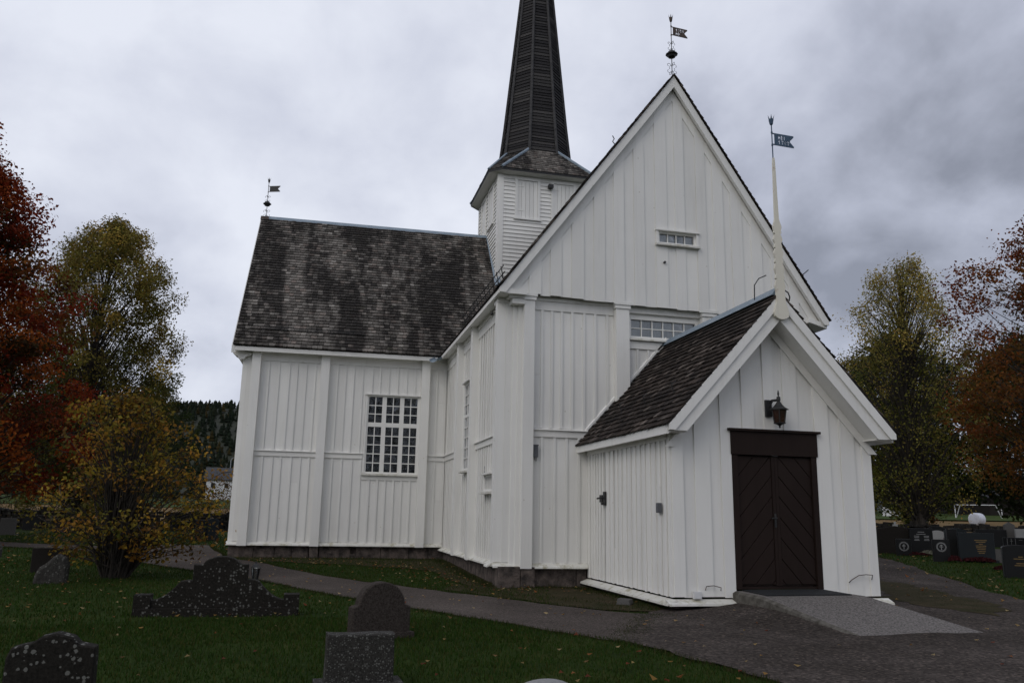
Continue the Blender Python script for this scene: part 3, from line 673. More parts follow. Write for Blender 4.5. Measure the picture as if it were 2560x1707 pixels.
# transept roof
RZ, RYl = 11.071, 4.19
EO, EZ = .40, 5.60
e0 = Vector(FT(-6.30, EO, EZ)); r0 = Vector(FT(-6.30, -RYl, RZ)); e1 = Vector(FT(4.0, EO, EZ)); r1 = Vector(FT(4.0, -RYl, RZ))
tr = slab([e0-Vector((0, 0, .04)), e1-Vector((0, 0, .04)), r1-Vector((0, 0, .04)), r0-Vector((0, 0, .04))], .08, 'shingle', 'transept_roof')
bk0 = Vector(FT(-6.30, -2*RYl-EO, EZ)); bk1 = Vector(FT(4.0, -2*RYl-EO, EZ))
slab([bk0, bk1, r1-Vector((0, 0, .06)), r0-Vector((0, 0, .06))], .08, 'shingle', 'transept_roof')
Vt = (r0-e0); Ut = (e1-e0)
def keep_t(u, v):
    p = e0+Ut.normalized()*u+Vt.normalized()*v
    nz = TZ0+(AZ-TZ0)*(p.x-TX0)/(AX-TX0)
    return nz < p.z+.25 and not (p.x > 2.0 and p.z > 8.9)
shingles(tr, 'shingle', e0-Vt.normalized()*.05, Ut, Vt, .149, .165, lambda v: (0, 9.3), Vt.length+.03, keep_t, 300, seed=3, lift=.045, thick=.035)
# ridge cap, rake board, soffit of the transept
m = MB(); a = Vector(FT(-6.05, -RYl, RZ)); b = Vector(FT(1.95, -RYl, RZ)); vn = Vt.normalized(); sb = Vector((vn.x, -vn.y, vn.z))
up = Vector((0, 0, .05)); m.hexa([a-vn*.17+up, b-vn*.17+up, b-sb*.17+up*.6, a-sb*.17+up*.6], [a+up*1.4, b+up*1.4, b+up*1.4+Vector((0, .01, 0)), a+up*1.4+Vector((0, .01, 0))])
m.build('ridge_flashing', 'flash', church)
a = Vector(FT(-6.33, -RYl, RZ)); b = Vector(FT(-6.05, -RYl, RZ)); m = MB()
m.hexa([a-vn*.18+up, b-vn*.18+up, b-sb*.18+up*.6, a-sb*.18+up*.6], [a+up*1.3, b+up*1.3, b+up*1.3+Vector((0, .01, 0)), a+up*1.3+Vector((0, .01, 0))]); m.build('ridge_board', 'rust', church)
m = MB(); nn = Vector(FT(0, 1, 0))-Vector(FT(0, 0, 0))
for (p, q, d0, d1, tt) in ((e0, r0, -.26, -.05, .04),):
    m.hexa([p+Vector((-.03, 0, d0)), p+Vector((.05, 0, d0)), p+Vector((.05, 0, d1)), p+Vector((-.03, 0, d1))], [q+Vector((-.03, 0, d0)), q+Vector((.05, 0, d0)), q+Vector((.05, 0, d1)), q+Vector((-.03, 0, d1))])
m.build('rake_board', 'white', church)
MB().hexa([FT(-6.28, .37, 5.44), FT(-.3, .37, 5.44), FT(-.3, -.02, 5.52), FT(-6.28, -.02, 5.52)], [FT(-6.28, .37, 5.50), FT(-.3, .37, 5.50), FT(-.3, -.02, 5.62), FT(-6.28, -.02, 5.62)]).build('soffit', 'white', church)
MB().box(FT, -6.30, -.40, .36, .395, 5.42, 5.54).build('fascia', 'white', church)
m = MB(); m.prism(FT, [(-6.34, 5.42), (-5.76, 5.42), (-5.80, 5.34), (-5.93, 5.30), (-6.0, 5.22), (-6.10, 5.19), (-6.16, 5.28), (-6.24, 5.32)], -.25, .16); m.build('bracket', 'white', church)
MB().box(F(*FT(-6.0, 0, 0)[:2], -.026-math.pi/2), -8.6, .1, -.02, .27, 5.42, 5.52).build('end_cornice', 'white', church)
m = MB(); q = FT(-6.0, 0, 0); fe = F(q[0], q[1], -.026-math.pi/2); m.prism(fe, [(-8.4, 5.5), (.1, 5.5), (-RYl, RZ-.3)], .0, .10); m.build('end_gable', 'white', church)
# valley trough sticking out at the inner corner
m = MB(); pts = []
for t in range(7):
    a = math.pi*t/6
    pts.append((-.13*math.cos(a), -.10*math.sin(a)))
p0, p1 = Vector((-.60, 7.22, 5.42)), Vector((-.20, 7.72, 5.68)); dr = (p1-p0).normalized(); sd_ = Vector((dr.y, -dr.x, 0)).normalized()
ring = lambda c, k: [c+sd_*(x*k)+Vector((0, 0, z*k)) for x, z in pts]
A_, B_ = ring(p0, 1.), ring(p1, 1.1); A2_, B2_ = ring(p0, .86), ring(p1, .95)
m.add(A_+B_+A2_+B2_, [(i, i+1, 8+i, 7+i) for i in range(6)]+[(14+i, 21+i, 22+i, 15+i) for i in range(6)]+[(i, 14+i, 15+i, i+1) for i in range(6)]); m.build('valley_trough', 'flash', church)
# snow guards
def guard(name, pts_a, off, hh, npost, par=church, r=.012):
    o = MB().tube([Vector(pts_a[0])+Vector(off)*1.0, Vector(pts_a[1])+Vector(off)*1.0], r, 5).build(name, 'black', par)
    MB().tube([Vector(pts_a[0])+Vector(off)*.5, Vector(pts_a[1])+Vector(off)*.5], r, 5).build('guard_rail', 'black', o)
    for i in range(npost):
        p = Vector(pts_a[0]).lerp(Vector(pts_a[1]), (i+.5)/npost); q = p+Vector(off)*1.15
        MB().tube([p, q], r*.9, 5).build('guard_post', 'black', o)
        if i < npost-1:
            p2 = Vector(pts_a[0]).lerp(Vector(pts_a[1]), (i+1.0)/npost); MB().tube([p+Vector(off)*.1, p2+Vector(off)*1.0], r*.5, 4).build('guard_brace', 'black', o)
guard('snow_guard', [(-.16, -.34, 5.83), (-.16, 4.6, 5.83)], (-.06, 0, .27), 0, 11)
vg = e0+Vt.normalized()*.62
guard('snow_guard', [vg+Vector((.35, 0, .05)), vg+Ut.normalized()*3.7+Vector((0, 0, .05))], (0, -.05, .10), 0, 5, r=.010)
# nave roof: shingle ends showing along the front rakes
Vn = Vector((AX-TX0, 0, AZ-TZ0)); shingles(nrl, 'shingle_dark', (TX0-.03, -.43, TZ0-.04), (0, 1, 0), Vn, .15, .16, lambda v: (0, .5), Vn.length+.03, None, 60, seed=5)
Vn2 = Vector((AX-TX1, 0, AZ-TZ1)); shingles(nrr, 'shingle_dark', (TX1+.03, -.43, TZ1-.04), (0, 1, 0), Vn2, .15, .16, lambda v: (0, .5), Vn2.length+.03, None, 60, seed=6)
slab([(TX0-.02, -.10, TZ0+.0), (TX0-.02, 7.5, TZ0+.0), (AX, YB, AZ+.01), (AX, -.10, AZ+.01)], .03, 'shingle_dark', 'nave_roof')
slab([(TX1+.02, -.10, TZ1+.0), (TX1+.02, 18, TZ1+.0), (AX, 18, AZ+.01), (AX, -.10, AZ+.01)], .03, 'shingle_dark', 'nave_roof')
MB().tube([(2.30, -.36, roofz(2.3, .03)), (2.24, -.36, roofz(2.3, .10)), (2.28, -.36, roofz(2.3, .17)), (2.24, -.36, roofz(2.3, .24))], .012, 5).build('roof_hook', 'black', church)
MB().tube([(6.85, -.36, roofz(6.85, .03)), (7.05, -.36, roofz(6.85, .20))], .012, 5).build('roof_hook', 'black', church)

# ---- tower
TC = (3.66, 11.88); TH = 1.75
FTF = F(TC[0], TC[1]-TH, 0); FTL = F(TC[0]-TH, TC[1], -math.pi/2)
tb = MB().box(F(TC[0], TC[1], 0), -TH, TH, -TH, TH, 8.2, 13.1).build('tower', 'white', church)
shut = [(-1.07, -.34), (.26, .99)]
for f in (FTF, FTL):
    z = 8.75; hs = [(a-.10, b+.10, 11.22, 12.75) for a, b in shut]
    while z < 12.95:
        for (p, q, u, v) in rects(-TH+.17, TH-.17, z, z+.142, [(h[0], h[1], 11.22, 12.75) for h in hs]):
            m = MB(); m.hexa([f(p, .042, u), f(q, .042, u), f(q, .0, u), f(p, .0, u)], [f(p, .012, v), f(q, .012, v), f(q, .0, v), f(p, .0, v)]); m.build('clapboard', 'white', tb)
        z += .145
    for sg in (-1, 1): MB().box(f, sg*(TH-.085)-.085, sg*(TH-.085)+.085+(.035 if sg > 0 and f is FTL else 0), 0, .045, 8.2, 13.0).build('corner_board', 'white', tb)
    MB().box(f, -TH+.17, TH-.17, 0, .05, 12.93, 13.05).build('frieze_board', 'white', tb)
    for a, b in shut:
        m = MB(); m.box(f, a-.10, a, 0, .06, 11.22, 12.75); m.box(f, b, b+.10, 0, .06, 11.22, 12.75); m.box(f, a, b, 0, .06, 12.65, 12.75); m.box(f, a-.14, b+.14, 0, .10, 11.16, 11.22)
        o = m.build('shutter_frame', 'white', church)
        for k in range(5): MB().box(f, a+(b-a)*k/5+.005, a+(b-a)*(k+1)/5-.005, .0, .028+.006*R(), 11.23, 12.63).build('shutter_plank', 'white', o)
        for zz in (11.5, 12.4): MB().box(f, a, a+.22, .03, .042, zz, zz+.025).build('hinge', 'white', o)
m = MB(); m.box(FTF, .03, .20, .06, .24, 12.42, 12.54); m.box(FTF, .09, .14, .0, .07, 12.46, 12.50)
fl = m.build('floodlight', 'black', None); tag(fl, 'small black floodlight on the tower between two white shutters', 'floodlight')
# skirt roof: chamfered square eave up to the octagon
EH, CH, EZt = 2.12, .40, 12.93
def sq(h, c, z): return [(TC[0]+x, TC[1]+y, z) for x, y in ((-h+c, -h), (h-c, -h), (h, -h+c), (h, h-c), (h-c, h), (-h+c, h), (-h, h-c), (-h, -h+c))]
AP = 1.20; OZ = 14.16
def octa(ap, z): return sq(ap, ap*(1-math.tan(math.pi/8)), z)
e_, o_ = sq(EH, CH, EZt), octa(AP, OZ); u_ = sq(TH+.0, .10, 12.86)
m = MB(); m.add(e_+o_, [(i, (i+1) % 8, 8+(i+1) % 8, 8+i) for i in range(8)]+[tuple(range(15, 7, -1))]); sk = m.build('skirt_roof', 'shingle_dark', church)
e2 = sq(EH-.02, CH, EZt-.07); e3 = sq(EH-.06, CH, EZt-.05)
m = MB(); m.add(sq(EH+.01, CH, EZt-.005)+sq(EH+.0, CH, EZt-.10), [(i, 8+i, 8+(i+1) % 8, (i+1) % 8) for i in range(8)]); m.build('eave_edge', 'black', church)
m = MB(); m.add(sq(EH-.005, CH, EZt-.07)+sq(TH+.02, .12, 12.80), [(i, 8+i, 8+(i+1) % 8, (i+1) % 8) for i in range(8)]); m.build('soffit', 'white', church)
for i in (0, 6, 7):
    a, b, c, d = Vector(e_[i]), Vector(e_[(i+1) % 8]), Vector(o_[(i+1) % 8]), Vector(o_[i])
    U_ = (b-a).normalized(); mid = (a+b)/2; V_ = ((c+d)/2-mid); vl = V_.length
    wl, wu = (b-a).length, (c-d).length
    shingles(sk, 'shingle', mid-V_.normalized()*.03, U_, V_, .135, .15, (lambda wl, wu, vl: lambda v: (-(wl+(wu-wl)*v/vl)/2, (wl+(wu-wl)*v/vl)/2))(wl, wu, vl), vl, None, 40 if i == 0 else 0, seed=20+i, lift=.025)
for i in range(8):
    a, d = Vector(e_[i]), Vector(o_[i]); q = (d-a).normalized(); MB().tube([a-q*.03+Vector((0, 0, .035)), d+Vector((0, 0, .045))], .055, 6).build('hip_flashing', 'flash', sk)
# flashing where the transept roof meets the tower
p0 = Vector((TC[0]-TH-.02, 0, 0)); 
def on_t(x, z):
    t = (z-EZ)/(RZ-EZ); return Vector(FT(x, EO*(1-t)-RYl*t, z))
m = MB(); a, b = on_t(1.86, RZ+.02), on_t(1.86, 8.6); n_ = Ut.normalized().cross(vn).normalized(); n_ = n_ if n_.z > 0 else -n_
m.hexa([a-Vector((.10, 0, 0))+n_*.03, b-Vector((.10, 0, 0))+n_*.03, b+Vector((.06, 0, 0))+n_*.03, a+Vector((.06, 0, 0))+n_*.03], [a-Vector((.10, 0, 0))+n_*.06, b-Vector((.10, 0, 0))+n_*.06, b+Vector((.06, 0, 0))+n_*.20, a+Vector((.06, 0, 0))+n_*.20]); m.build('wall_flashing', 'flash', church)
# ---- spire
SZ0, SZ1 = 14.05, 27.4
def ap(z): return AP*(SZ1-z)/(SZ1-SZ0)+.025*max(0, 1-(z-SZ0)/1.5)
spc = (TC[0], TC[1])
sm = MB()
for k in range(2): sm.v += octa(ap([SZ0-.2, SZ1-.2][k])-.03 if k == 0 else .02, [SZ0-.2, SZ1-.2][k])
sm.f = [(i, (i+1) % 8, 8+(i+1) % 8, 8+i) for i in range(8)]+[tuple(range(15, 7, -1))]
spire = sm.build('spire', 'spirewood', church)
bulk = MB(); rnd = random.Random(4)
z = SZ0; j = 0
while z < SZ1-.4:
    h = .128*(.8+.4*rnd.random())
    lo, hi = octa(ap(z)+.040, z), octa(ap(z+h)+.004, z+h+.02); li, hi_i = octa(ap(z)-.02, z), octa(ap(z+h)-.02, z+h+.02)
    for i in range(8):
        e = (Vector(lo[i])+Vector(lo[(i+1) % 8]))/2-Vector((TC[0], TC[1], z)); e = e.normalized()*(.010*(rnd.random()-.5)); tl = Vector((0, 0, .016*(rnd.random()-.5)))
        c = (rnd.random(), rnd.random(), 0)
        tgt = MB() if (i in (6, 7, 0, 1) and z < 22.3) else bulk
        tgt.hexa([Vector(li[i]), Vector(li[(i+1) % 8]), Vector(lo[(i+1) % 8])+e+tl, Vector(lo[i])+e-tl], [Vector(hi_i[i]), Vector(hi_i[(i+1) % 8]), Vector(hi[(i+1) % 8]), Vector(hi[i])], c)
        if tgt is not bulk: tgt.build('spire_board', 'spirewood', spire)
    z += h; j += 1
tag(bulk.build('spire_board_courses', 'spirewood', spire), kind='stuff')
for i in range(8):
    a, b = Vector(octa(ap(SZ0)+.02, SZ0)[i]), Vector(octa(ap(SZ1-.4)+.01, SZ1-.4)[i])
    pts = [Vector(octa(ap(SZ0+t)+.018, SZ0+t)[i]) for t in (0, .5, 1, 1.5, 5, 9, 12.9)]
    MB().tube([p+(p-Vector((TC[0], TC[1], p.z))).normalized()*.03 for p in pts], [.06, .06, .06, .06, .055, .05, .04], 5).build('corner_strip', 'cornerwood', spire)

# ---- porch
PAX, PAZ = 3.60, 4.72
PTX0, PTX1, PTZ = 1.53, 5.67, 2.43
PYF = PY-.45
pz = lambda x, d=0.: (PTZ+(PAZ-PTZ)*(x-PTX0)/(PAX-PTX0) if x < PAX else PTZ+(PAZ-PTZ)*(x-PTX1)/(PAX-PTX1))+d
DX0, DX1, DZ0, DZ1, HZ = 2.825, 4.385, -.15, 1.985, 2.40
m = MB(); pb = -.27
m.prism(FP, [(PX0, pb), (DX0+.02, pb), (DX0+.02, 2.2), (DX1-.02, 2.2), (DX1-.02, pb), (PX1, pb), (PX1, pz(PX1, -.12)), (PAX, PAZ-.12), (PX0, pz(PX0, -.12))][0:0] or [(PX0, pb), (DX0+.02, pb), (DX0+.02, pz(DX0, -.15)), (PX0, pz(PX0, -.15))], -.15, 0)
m.prism(FP, [(DX1-.02, pb), (PX1, pb), (PX1, pz(PX1, -.15)), (DX1-.02, pz(DX1, -.15))], -.15, 0)
m.prism(FP, [(DX0+.02, 2.2), (DX1-.02, 2.2), (DX1-.02, pz(DX1, -.15)), (PAX, PAZ-.15), (DX0+.02, pz(DX0, -.15))], -.15, 0)
pw = m.build('porch_front_wall', 'white', church)
x = PX0; i = 0; dh = (DX0-.02, DX1+.02, -1, HZ)
while x < PX1-.01:
    b = min(PX1, x+.20*(.8+.45*R()))
    if abs(b-dh[0]) < .11 or x < dh[0]-.01 < b: b = dh[0]
    if abs(b-dh[1]) < .11 or x < dh[1]-.01 < b: b = dh[1]
    if PX1-b < .1: b = PX1
    e = .003*R(); na, nb = (.0, .017+e) if i % 2 else (.0225, .044+e); o = 0 if i % 2 else .012
    zt = lambda s: pz(min(max(s, PX0), PX1), -.46)
    lo = pb+.02*(R()-.5)
    if x > dh[0]-.01 and b < dh[1]+.01: board(FP, x-o, b+o, HZ, zt, na, nb, pw, zc=PAX)
    else: board(FP, max(PX0-.02, x-o), min(PX1+.02, b+o), lo, zt, na, nb, pw, zc=PAX)
    x = b; i += 1
ps = MB().box(FPL, 0.0, 4.02, -.15, 0, pb, 2.42).build('porch_side_wall', 'white', church)
boards(FPL, .03, 1.08, pb, 2.20, ps, 'batten', .17, bat=.045); boards(FPL, 1.12, 4.10, pb, 2.20, ps, 'batten', .215, bat=.06)
MB().box(FPL, 1.085, 1.115, .0, .012, pb, 2.2).build('door_gap', 'brown', ps)
MB().box(FPL, 0, 4.13, 0, .05, 2.19, 2.42).build('frieze_board', 'white', ps)
MB().box(FPL, 4.10, 4.19, 0, .05, pb, 2.36).build('corner_board', 'white', ps)
MB().box(F(PX1, 0, math.pi/2), -4.02, 0, -.15, 0, pb, 2.42).build('porch_side_wall', 'white', church)
drip(FPL, .02, 4.3, pb-.03, ps, out=.17, drop=.09); drip(FP, PX0-.16, DX0-.02, pb-.03, pw, out=.17, drop=.09); drip(FP, DX1+.02, PX1+.17, pb-.03, pw, out=.17, drop=.09)
# porch roof
pr_ = slab([(PTX0, PYF+.03, PTZ-.05), (PTX0, .0, PTZ-.05), (PAX, .0, PAZ-.05), (PAX, PYF+.03, PAZ-.05)], .08, 'white', 'porch_roof')
slab([(PTX1, PYF+.03, PTZ-.05), (PTX1, .0, PTZ-.05), (PAX, .0, PAZ-.05), (PAX, PYF+.03, PAZ-.05)], .08, 'white', 'porch_roof')
Vp = Vector((PAX-PTX0, 0, PAZ-PTZ)); shingles(pr_, 'shingle_dark', Vector((PTX0, 0, PTZ))-Vp.normalized()*.05-Vector((0, 0, .03)), (0, -1, 0), Vp, .14, .15, lambda v: (.02, -PYF+.02), Vp.length+.02, None, 300, seed=11, lift=.04, thick=.022)
Vp2 = Vector((PAX-PTX1, 0, PAZ-PTZ)); shingles(pr_, 'shingle_dark', Vector((PTX1, 0, PTZ))-Vp2.normalized()*.05-Vector((0, 0, .03)), (0, -1, 0), Vp2, .14, .15, lambda v: (-PYF-.5, -PYF+.02), Vp2.length+.02, None, 0, seed=12, lift=.04)
slab([(PTX1+.02, PYF+.4, PTZ), (PTX1+.02, .0, PTZ), (PAX, .0, PAZ), (PAX, PYF+.4, PAZ)], .03, 'shingle_dark', 'porch_roof')
for tx in (PTX0, PTX1):
    sg = 1 if tx < PAX else -1; k = (PAZ-PTZ)/abs(PAX-tx)
    rake(tx+.01*sg, PTZ, PAX, PAZ, -.245, -.04, .405, .462, pw, 'rake_board', FP, PTZ-.13)
    rake(tx+.05*sg, PTZ+.05*k, PAX, PAZ, -.50, -.247, .380, .425, pw, 'rake_trim', FP, PTZ-.135)
    rake(tx+.08*sg, PTZ+.08*k, PAX, PAZ, -.478, -.452, .0, .379, pw, 'soffit', FP, PTZ-.14)
    rake(tx+.10*sg, PTZ+.10*k, PAX, PAZ, -.66, -.481, .047, .07, pw, 'rake_trim', FP, PTZ-.36)
    MB().box(FP, min(tx+.03*sg, tx+.36*sg), max(tx+.03*sg, tx+.36*sg), .0, .378, PTZ-.145, PTZ-.125).build('soffit', 'white', pw)
MB().hexa([(PTX0+.02, PYF+.06, PTZ-.18), (PTX0+.02, -.02, PTZ-.18), (PX0, -.02, 2.36), (PX0, PYF+.06, 2.36)], [(PTX0+.02, PYF+.06, PTZ-.10), (PTX0+.02, -.02, PTZ-.10), (PX0, -.02, 2.46), (PX0, PYF+.06, 2.46)]).build('soffit', 'white', church)
MB().hexa([(PTX1-.02, PYF+.06, PTZ-.18), (PTX1-.02, -.02, PTZ-.18), (PX1, -.02, 2.36), (PX1, PYF+.06, 2.36)], [(PTX1-.02, PYF+.06, PTZ-.10), (PTX1-.02, -.02, PTZ-.10), (PX1, -.02, 2.46), (PX1, PYF+.06, 2.46)]).build('soffit', 'white', church)
MB().box(FPL, .02, 4.58, PX0-PTX0-.02, PX0-PTX0+.015, PTZ-.19, PTZ-.06).build('fascia', 'white', church)
m = MB(); m.hexa([(PAX-.12, PYF+.05, PAZ-.06), (PAX+.12, PYF+.05, PAZ-.06), (PAX+.12, -.02, PAZ-.06), (PAX-.12, -.02, PAZ-.06)], [(PAX-.01, PYF+.05, PAZ+.085), (PAX+.01, PYF+.05, PAZ+.085), (PAX+.01, -.02, PAZ+.085), (PAX-.01, -.02, PAZ+.085)]); m.build('ridge_flashing', 'flash', church)
m = MB(); q = Vector((PTX0, 0, PTZ)); k = Vp.normalized()
m.hexa([q+Vector((0, -.06, .05)), q+k*Vp.length+Vector((0, -.06, .05)), q+k*Vp.length+Vector((0, -.002, .05)), q+Vector((0, -.002, .05))], [q+Vector((0, -.06, .11)), q+k*Vp.length+Vector((0, -.06, .11)), q+k*Vp.length+Vector((0, -.002, .16)), q+Vector((0, -.002, .16))]); m.build('wall_flashing', 'white', church)
for (u, v) in ((1.4, .7), (2.6, .7), (3.7, .8)):
    p = Vector((PTX0, -u, PTZ))+k*v; MB().tube([p, p+Vector((-.05, 0, .16)), p+k*.10+Vector((-.03, 0, .14))], .010, 4).build('roof_hook', 'black', church)
# ---- door
m = MB(); m.box(FP, DX0, DX0+.10, -.10, .055, DZ0, DZ1); m.box(FP, DX1-.10, DX1, -.10, .055, DZ0, DZ1); m.box(FP, DX0+.10, DX1-.10, -.08, .03, DZ0, DZ0+.04)
dfm = m.build('door_frame', 'brown', church)
MB().box(FP, DX0-.02, DX1+.02, -.05, .075, DZ1+.002, HZ-.03).build('door_header', 'brown', dfm)
MB().box(FP, DX0-.07, DX1+.07, -.03, .12, HZ-.028, HZ+.012).build('door_header_cap', 'brown', dfm)
mid = (DX0+DX1)/2
for sg, (a, b) in ((1, (DX0+.102, mid-.002)), (-1, (mid+.002, DX1-.102))):
    z0, z1 = DZ0+.05, DZ1-.006
    leaf = MB().box(FP, a, b, -.05, -.005, z0, z1).build('door', 'brown', church)
    st = .055; i0 = (a if sg > 0 else a+.05, b-.05 if sg > 0 else b)
    MB().box(FP, b-.055 if sg > 0 else a, b if sg > 0 else a+.055, -.005, .028, z0, z1).build('door_stile', 'brown', leaf)
    rect = [(i0[0], z0+.02), (i0[1]-.008*(sg > 0), z0+.02), (i0[1]-.008*(sg > 0), z1-.02), (i0[0], z1-.02)]
    if sg < 0: rect = [(p[0]+.008 if p[0] < mid+.1 else p[0], p[1]) for p in rect]
    d = .235
    for n in range(-8, 20):
        lo, hi = z0-.6+n*d*1.414+.006, z0-.6+(n+1)*d*1.414-.006
        fn0 = lambda p: (p[1]-sg*(p[0]-a)*1.12-(b-a if sg < 0 else 0)*1.12)-lo+0.
        fn1 = lambda p: hi-(p[1]-sg*(p[0]-a)*1.12-(b-a if sg < 0 else 0)*1.12)
        pl = clip(clip(rect, fn0), fn1)
        if len(pl) >= 3:
            cx = sum(p[0] for p in pl)/len(pl); cz = sum(p[1] for p in pl)/len(pl)
            k2 = len(pl); inn = [(p[0]+(cx-p[0])*.03, p[1]+(cz-p[1])*.03) for p in pl]
            m = MB(); m.add([FP(p[0], -.005, p[1]) for p in pl]+[FP(p[0], .012, p[1]) for p in pl]+[FP(p[0], .018, p[1]) for p in inn], [(i, (i+1) % k2, k2+(i+1) % k2, k2+i) for i in range(k2)]+[(k2+i, k2+(i+1) % k2, 2*k2+(i+1) % k2, 2*k2+i) for i in range(k2)]+[tuple(range(2*k2, 3*k2))]); m.build('plank', 'brown', leaf)
    if sg > 0:
        m = MB(); m.box(FP, b-.045, b-.008, -.005+.033, .040, .82, 1.04); m.tube([FP(b-.026, .035, .97), FP(b-.026, .09, .97), FP(b-.13, .095, .965)], .011, 6); m.build('handle', 'black', leaf)
MB().box(FP, mid-.05, mid+.05, -.03, .058, DZ1-.005, DZ1+.008).build('door_catch', 'lead', dfm)
# ---- ramp at the door
ramp_o = thing('ramp', 'pebbled concrete ramp leading up to the brown door', 'ramp', (3.6, -5.6, -.5))
tr_ = ramp_o.location
def rel(ps, o): return [Vector(p)-Vector(o) for p in ps]
a0, a1 = Vector((2.80, -4.20, -.175)), Vector((4.42, -4.20, -.165)); m0, m1 = Vector((2.88, -4.95, -.20)), Vector((4.62, -4.95, -.19)); b0, b1 = Vector((3.05, -6.95, g(3.05, -6.95)+.015)), Vector((5.0, -6.85, g(5.0, -6.85)+.015))
m = MB(); dn = Vector((0, 0, -.45))
m.add(rel([a0, a1, m1, b1, b0, m0], tr_)+rel([p+dn for p in (a0, a1, m1, b1, b0, m0)], tr_), [(5, 4, 3, 2), (0, 5, 2, 1), (0, 6, 11, 5), (5, 11, 10, 4), (4, 10, 9, 3), (3, 9, 8, 2), (2, 8, 7, 1)]); m.build('slab', 'concrete', ramp_o)
m = MB(); o_ = Vector((-.05, 0, -.03)); m.add(rel([a0+o_, m0+o_, b0+o_, a0, m0, b0], tr_)+rel([a0+o_+dn, m0+o_+dn, b0+o_+dn], tr_), [(0, 1, 4, 3), (1, 2, 5, 4), (0, 6, 7, 1), (1, 7, 8, 2)]); m.build('edge_strip', 'edge', ramp_o)
mt = MB(); mt.hexa([(2.98, -4.86, -.193), (4.45, -4.86, -.186), (4.36, -4.22, -.166), (2.92, -4.22, -.172)], [(2.98, -4.86, -.178), (4.45, -4.86, -.170), (4.36, -4.22, -.150), (2.92, -4.22, -.156)])
tag(mt.build('door_mat', 'mat'), 'dark rubber mat at the top of the ramp', 'mat')

# ---- small fittings on the walls
def fit(name, mb, mat, label, cat): return tag(mb.build(name, mat), label, cat)
m = MB(); m.box(W0, .545, .65, .045, .12, 2.12, 2.36); m.box(W0, .54, .655, .04, .135, 2.36, 2.375); m.tube([W0(.58, .08, 2.12), W0(.58, .08, 2.06)], .008, 5); m.tube([W0(.615, .08, 2.12), W0(.615, .08, 2.04)], .008, 5)
fit('junction_box', m, 'greybox', 'grey metal box under the rail beside the corner pilaster', 'box')
m = MB(); m.box(FPL, 3.76, 3.86, .045, .105, 1.02, 1.18); m.box(FPL, 3.77, 3.85, .105, .112, 1.03, 1.17)
fit('key_box', m, 'greybox', 'grey key box on the side wall of the porch', 'box')
m = MB(); m.tube([FPL(1.13, .04, 1.30), FPL(1.10, .13, 1.30), FPL(1.00, .15, 1.29)], .018, 6); m.box(FPL, 1.08, 1.19, .03, .062, 1.16, 1.42); m.tube([FPL(1.15, .07, 1.19), FPL(1.15, .12, 1.19)], .022, 8); m.box(FPL, .90, 1.06, .045, .07, 1.22, 1.36)
fit('door_latch', m, 'black', 'black iron latch and lock on the porch side door', 'latch')
m = MB(); m.box(FP, 2.06, 2.19, .045, .10, -.29, -.18); m.box(FP, 2.07, 2.18, .10, .106, -.28, -.19)
fit('outlet_box', m, 'housewhite', 'white socket box low on the porch front', 'box')
for pts, lab in (([(2.28, .05, -.16), (2.28, .09, -.10), (2.40, .10, -.09), (2.53, .09, -.12), (2.54, .06, -.17)], 'thin iron door hook left of the brown door'), ([(4.86, .05, -.05), (4.90, .08, .0), (5.02, .10, .07), (5.16, .10, .085), (5.29, .09, .075), (5.29, .06, .0)], 'thin iron door hook right of the brown door')):
    fit('door_hook', MB().tube([FP(*p) for p in pts], .007, 5), 'rust', lab, 'hook')
m = MB(); m.hexa([(1.16, -3.24, g(1.2, -3.2)), (1.34, -3.38, g(1.2, -3.2)), (1.48, -3.20, g(1.2, -3.2)), (1.28, -3.08, g(1.2, -3.2))], [(1.18, -3.23, g(1.2, -3.2)+.09), (1.33, -3.36, g(1.2, -3.2)+.075), (1.46, -3.20, g(1.2, -3.2)+.085), (1.28, -3.10, g(1.2, -3.2)+.095)])
fit('loose_stone', m, 'st_grey', 'loose grey stone block lying beside the porch', 'stone')
m = MB(); m.tube([W0(.60, .03, -.16), W0(.605, .05, -.40), W0(.61, .06, -.60)], .02, 6); m.build('drain_pipe', 'lead', church)
m = MB(); m.tube([FL(-.75, .06, 5.42), FL(-.72, .20, 5.38), FL(-.72, .22, 5.34)], .010, 5); m.lathe(FL(-.72, .22, 5.26), [(.03, 0), (.04, .03), (.02, .08)], 8); m.build('eave_fitting', 'black', church)
for i in range(5): MB().box(FL, -1.97, -1.90, .045, .056, 1.88+i*.03, 1.895+i*.03).build('vent_slat', 'lead', nw)

# ---- porch lantern
LXc, LY = 3.60, PY-.26
lan = thing('wall_lantern', 'black iron wall lantern with amber glass above the brown door', 'lantern', (LXc, LY, 2.44)); lan.scale = (1.12,)*3
m = MB(); m.box(F(-.075, .232, 0), -.05, .05, .045, .085, .17, .42); m.build('wall_plate', 'black', lan)
m = MB(); m.tube([(-.075, .17, .36), (-.05, .10, .41), (-.03, .0, .405), (0, 0, .40)], .014, 6); m.tube([(-.075, .17, .24), (-.07, .12, .33), (-.08, .03, .385), (0, 0, .395)], .010, 6); m.build('bracket', 'black', lan)
MB().lathe((0, 0, 0), [(.006, .55), (.016, .50), (.008, .46), (.028, .45), (.030, .40), (.022, .385), (.05, .34), (.09, .295), (.138, .268), (.140, .258), (.02, .256)], 8, math.pi/8).build('roof', 'black', lan)
MB().lathe((0, 0, 0), [(.078, .062), (.110, .255)], 6).build('glass', 'amber', lan)
m = MB()
for j in range(6):
    t = math.pi*j/3; m.tube([(.082*math.cos(t), .082*math.sin(t), .06), (.115*math.cos(t), .115*math.sin(t), .258)], .009, 4)
m.build('glazing_bars', 'black', lan)
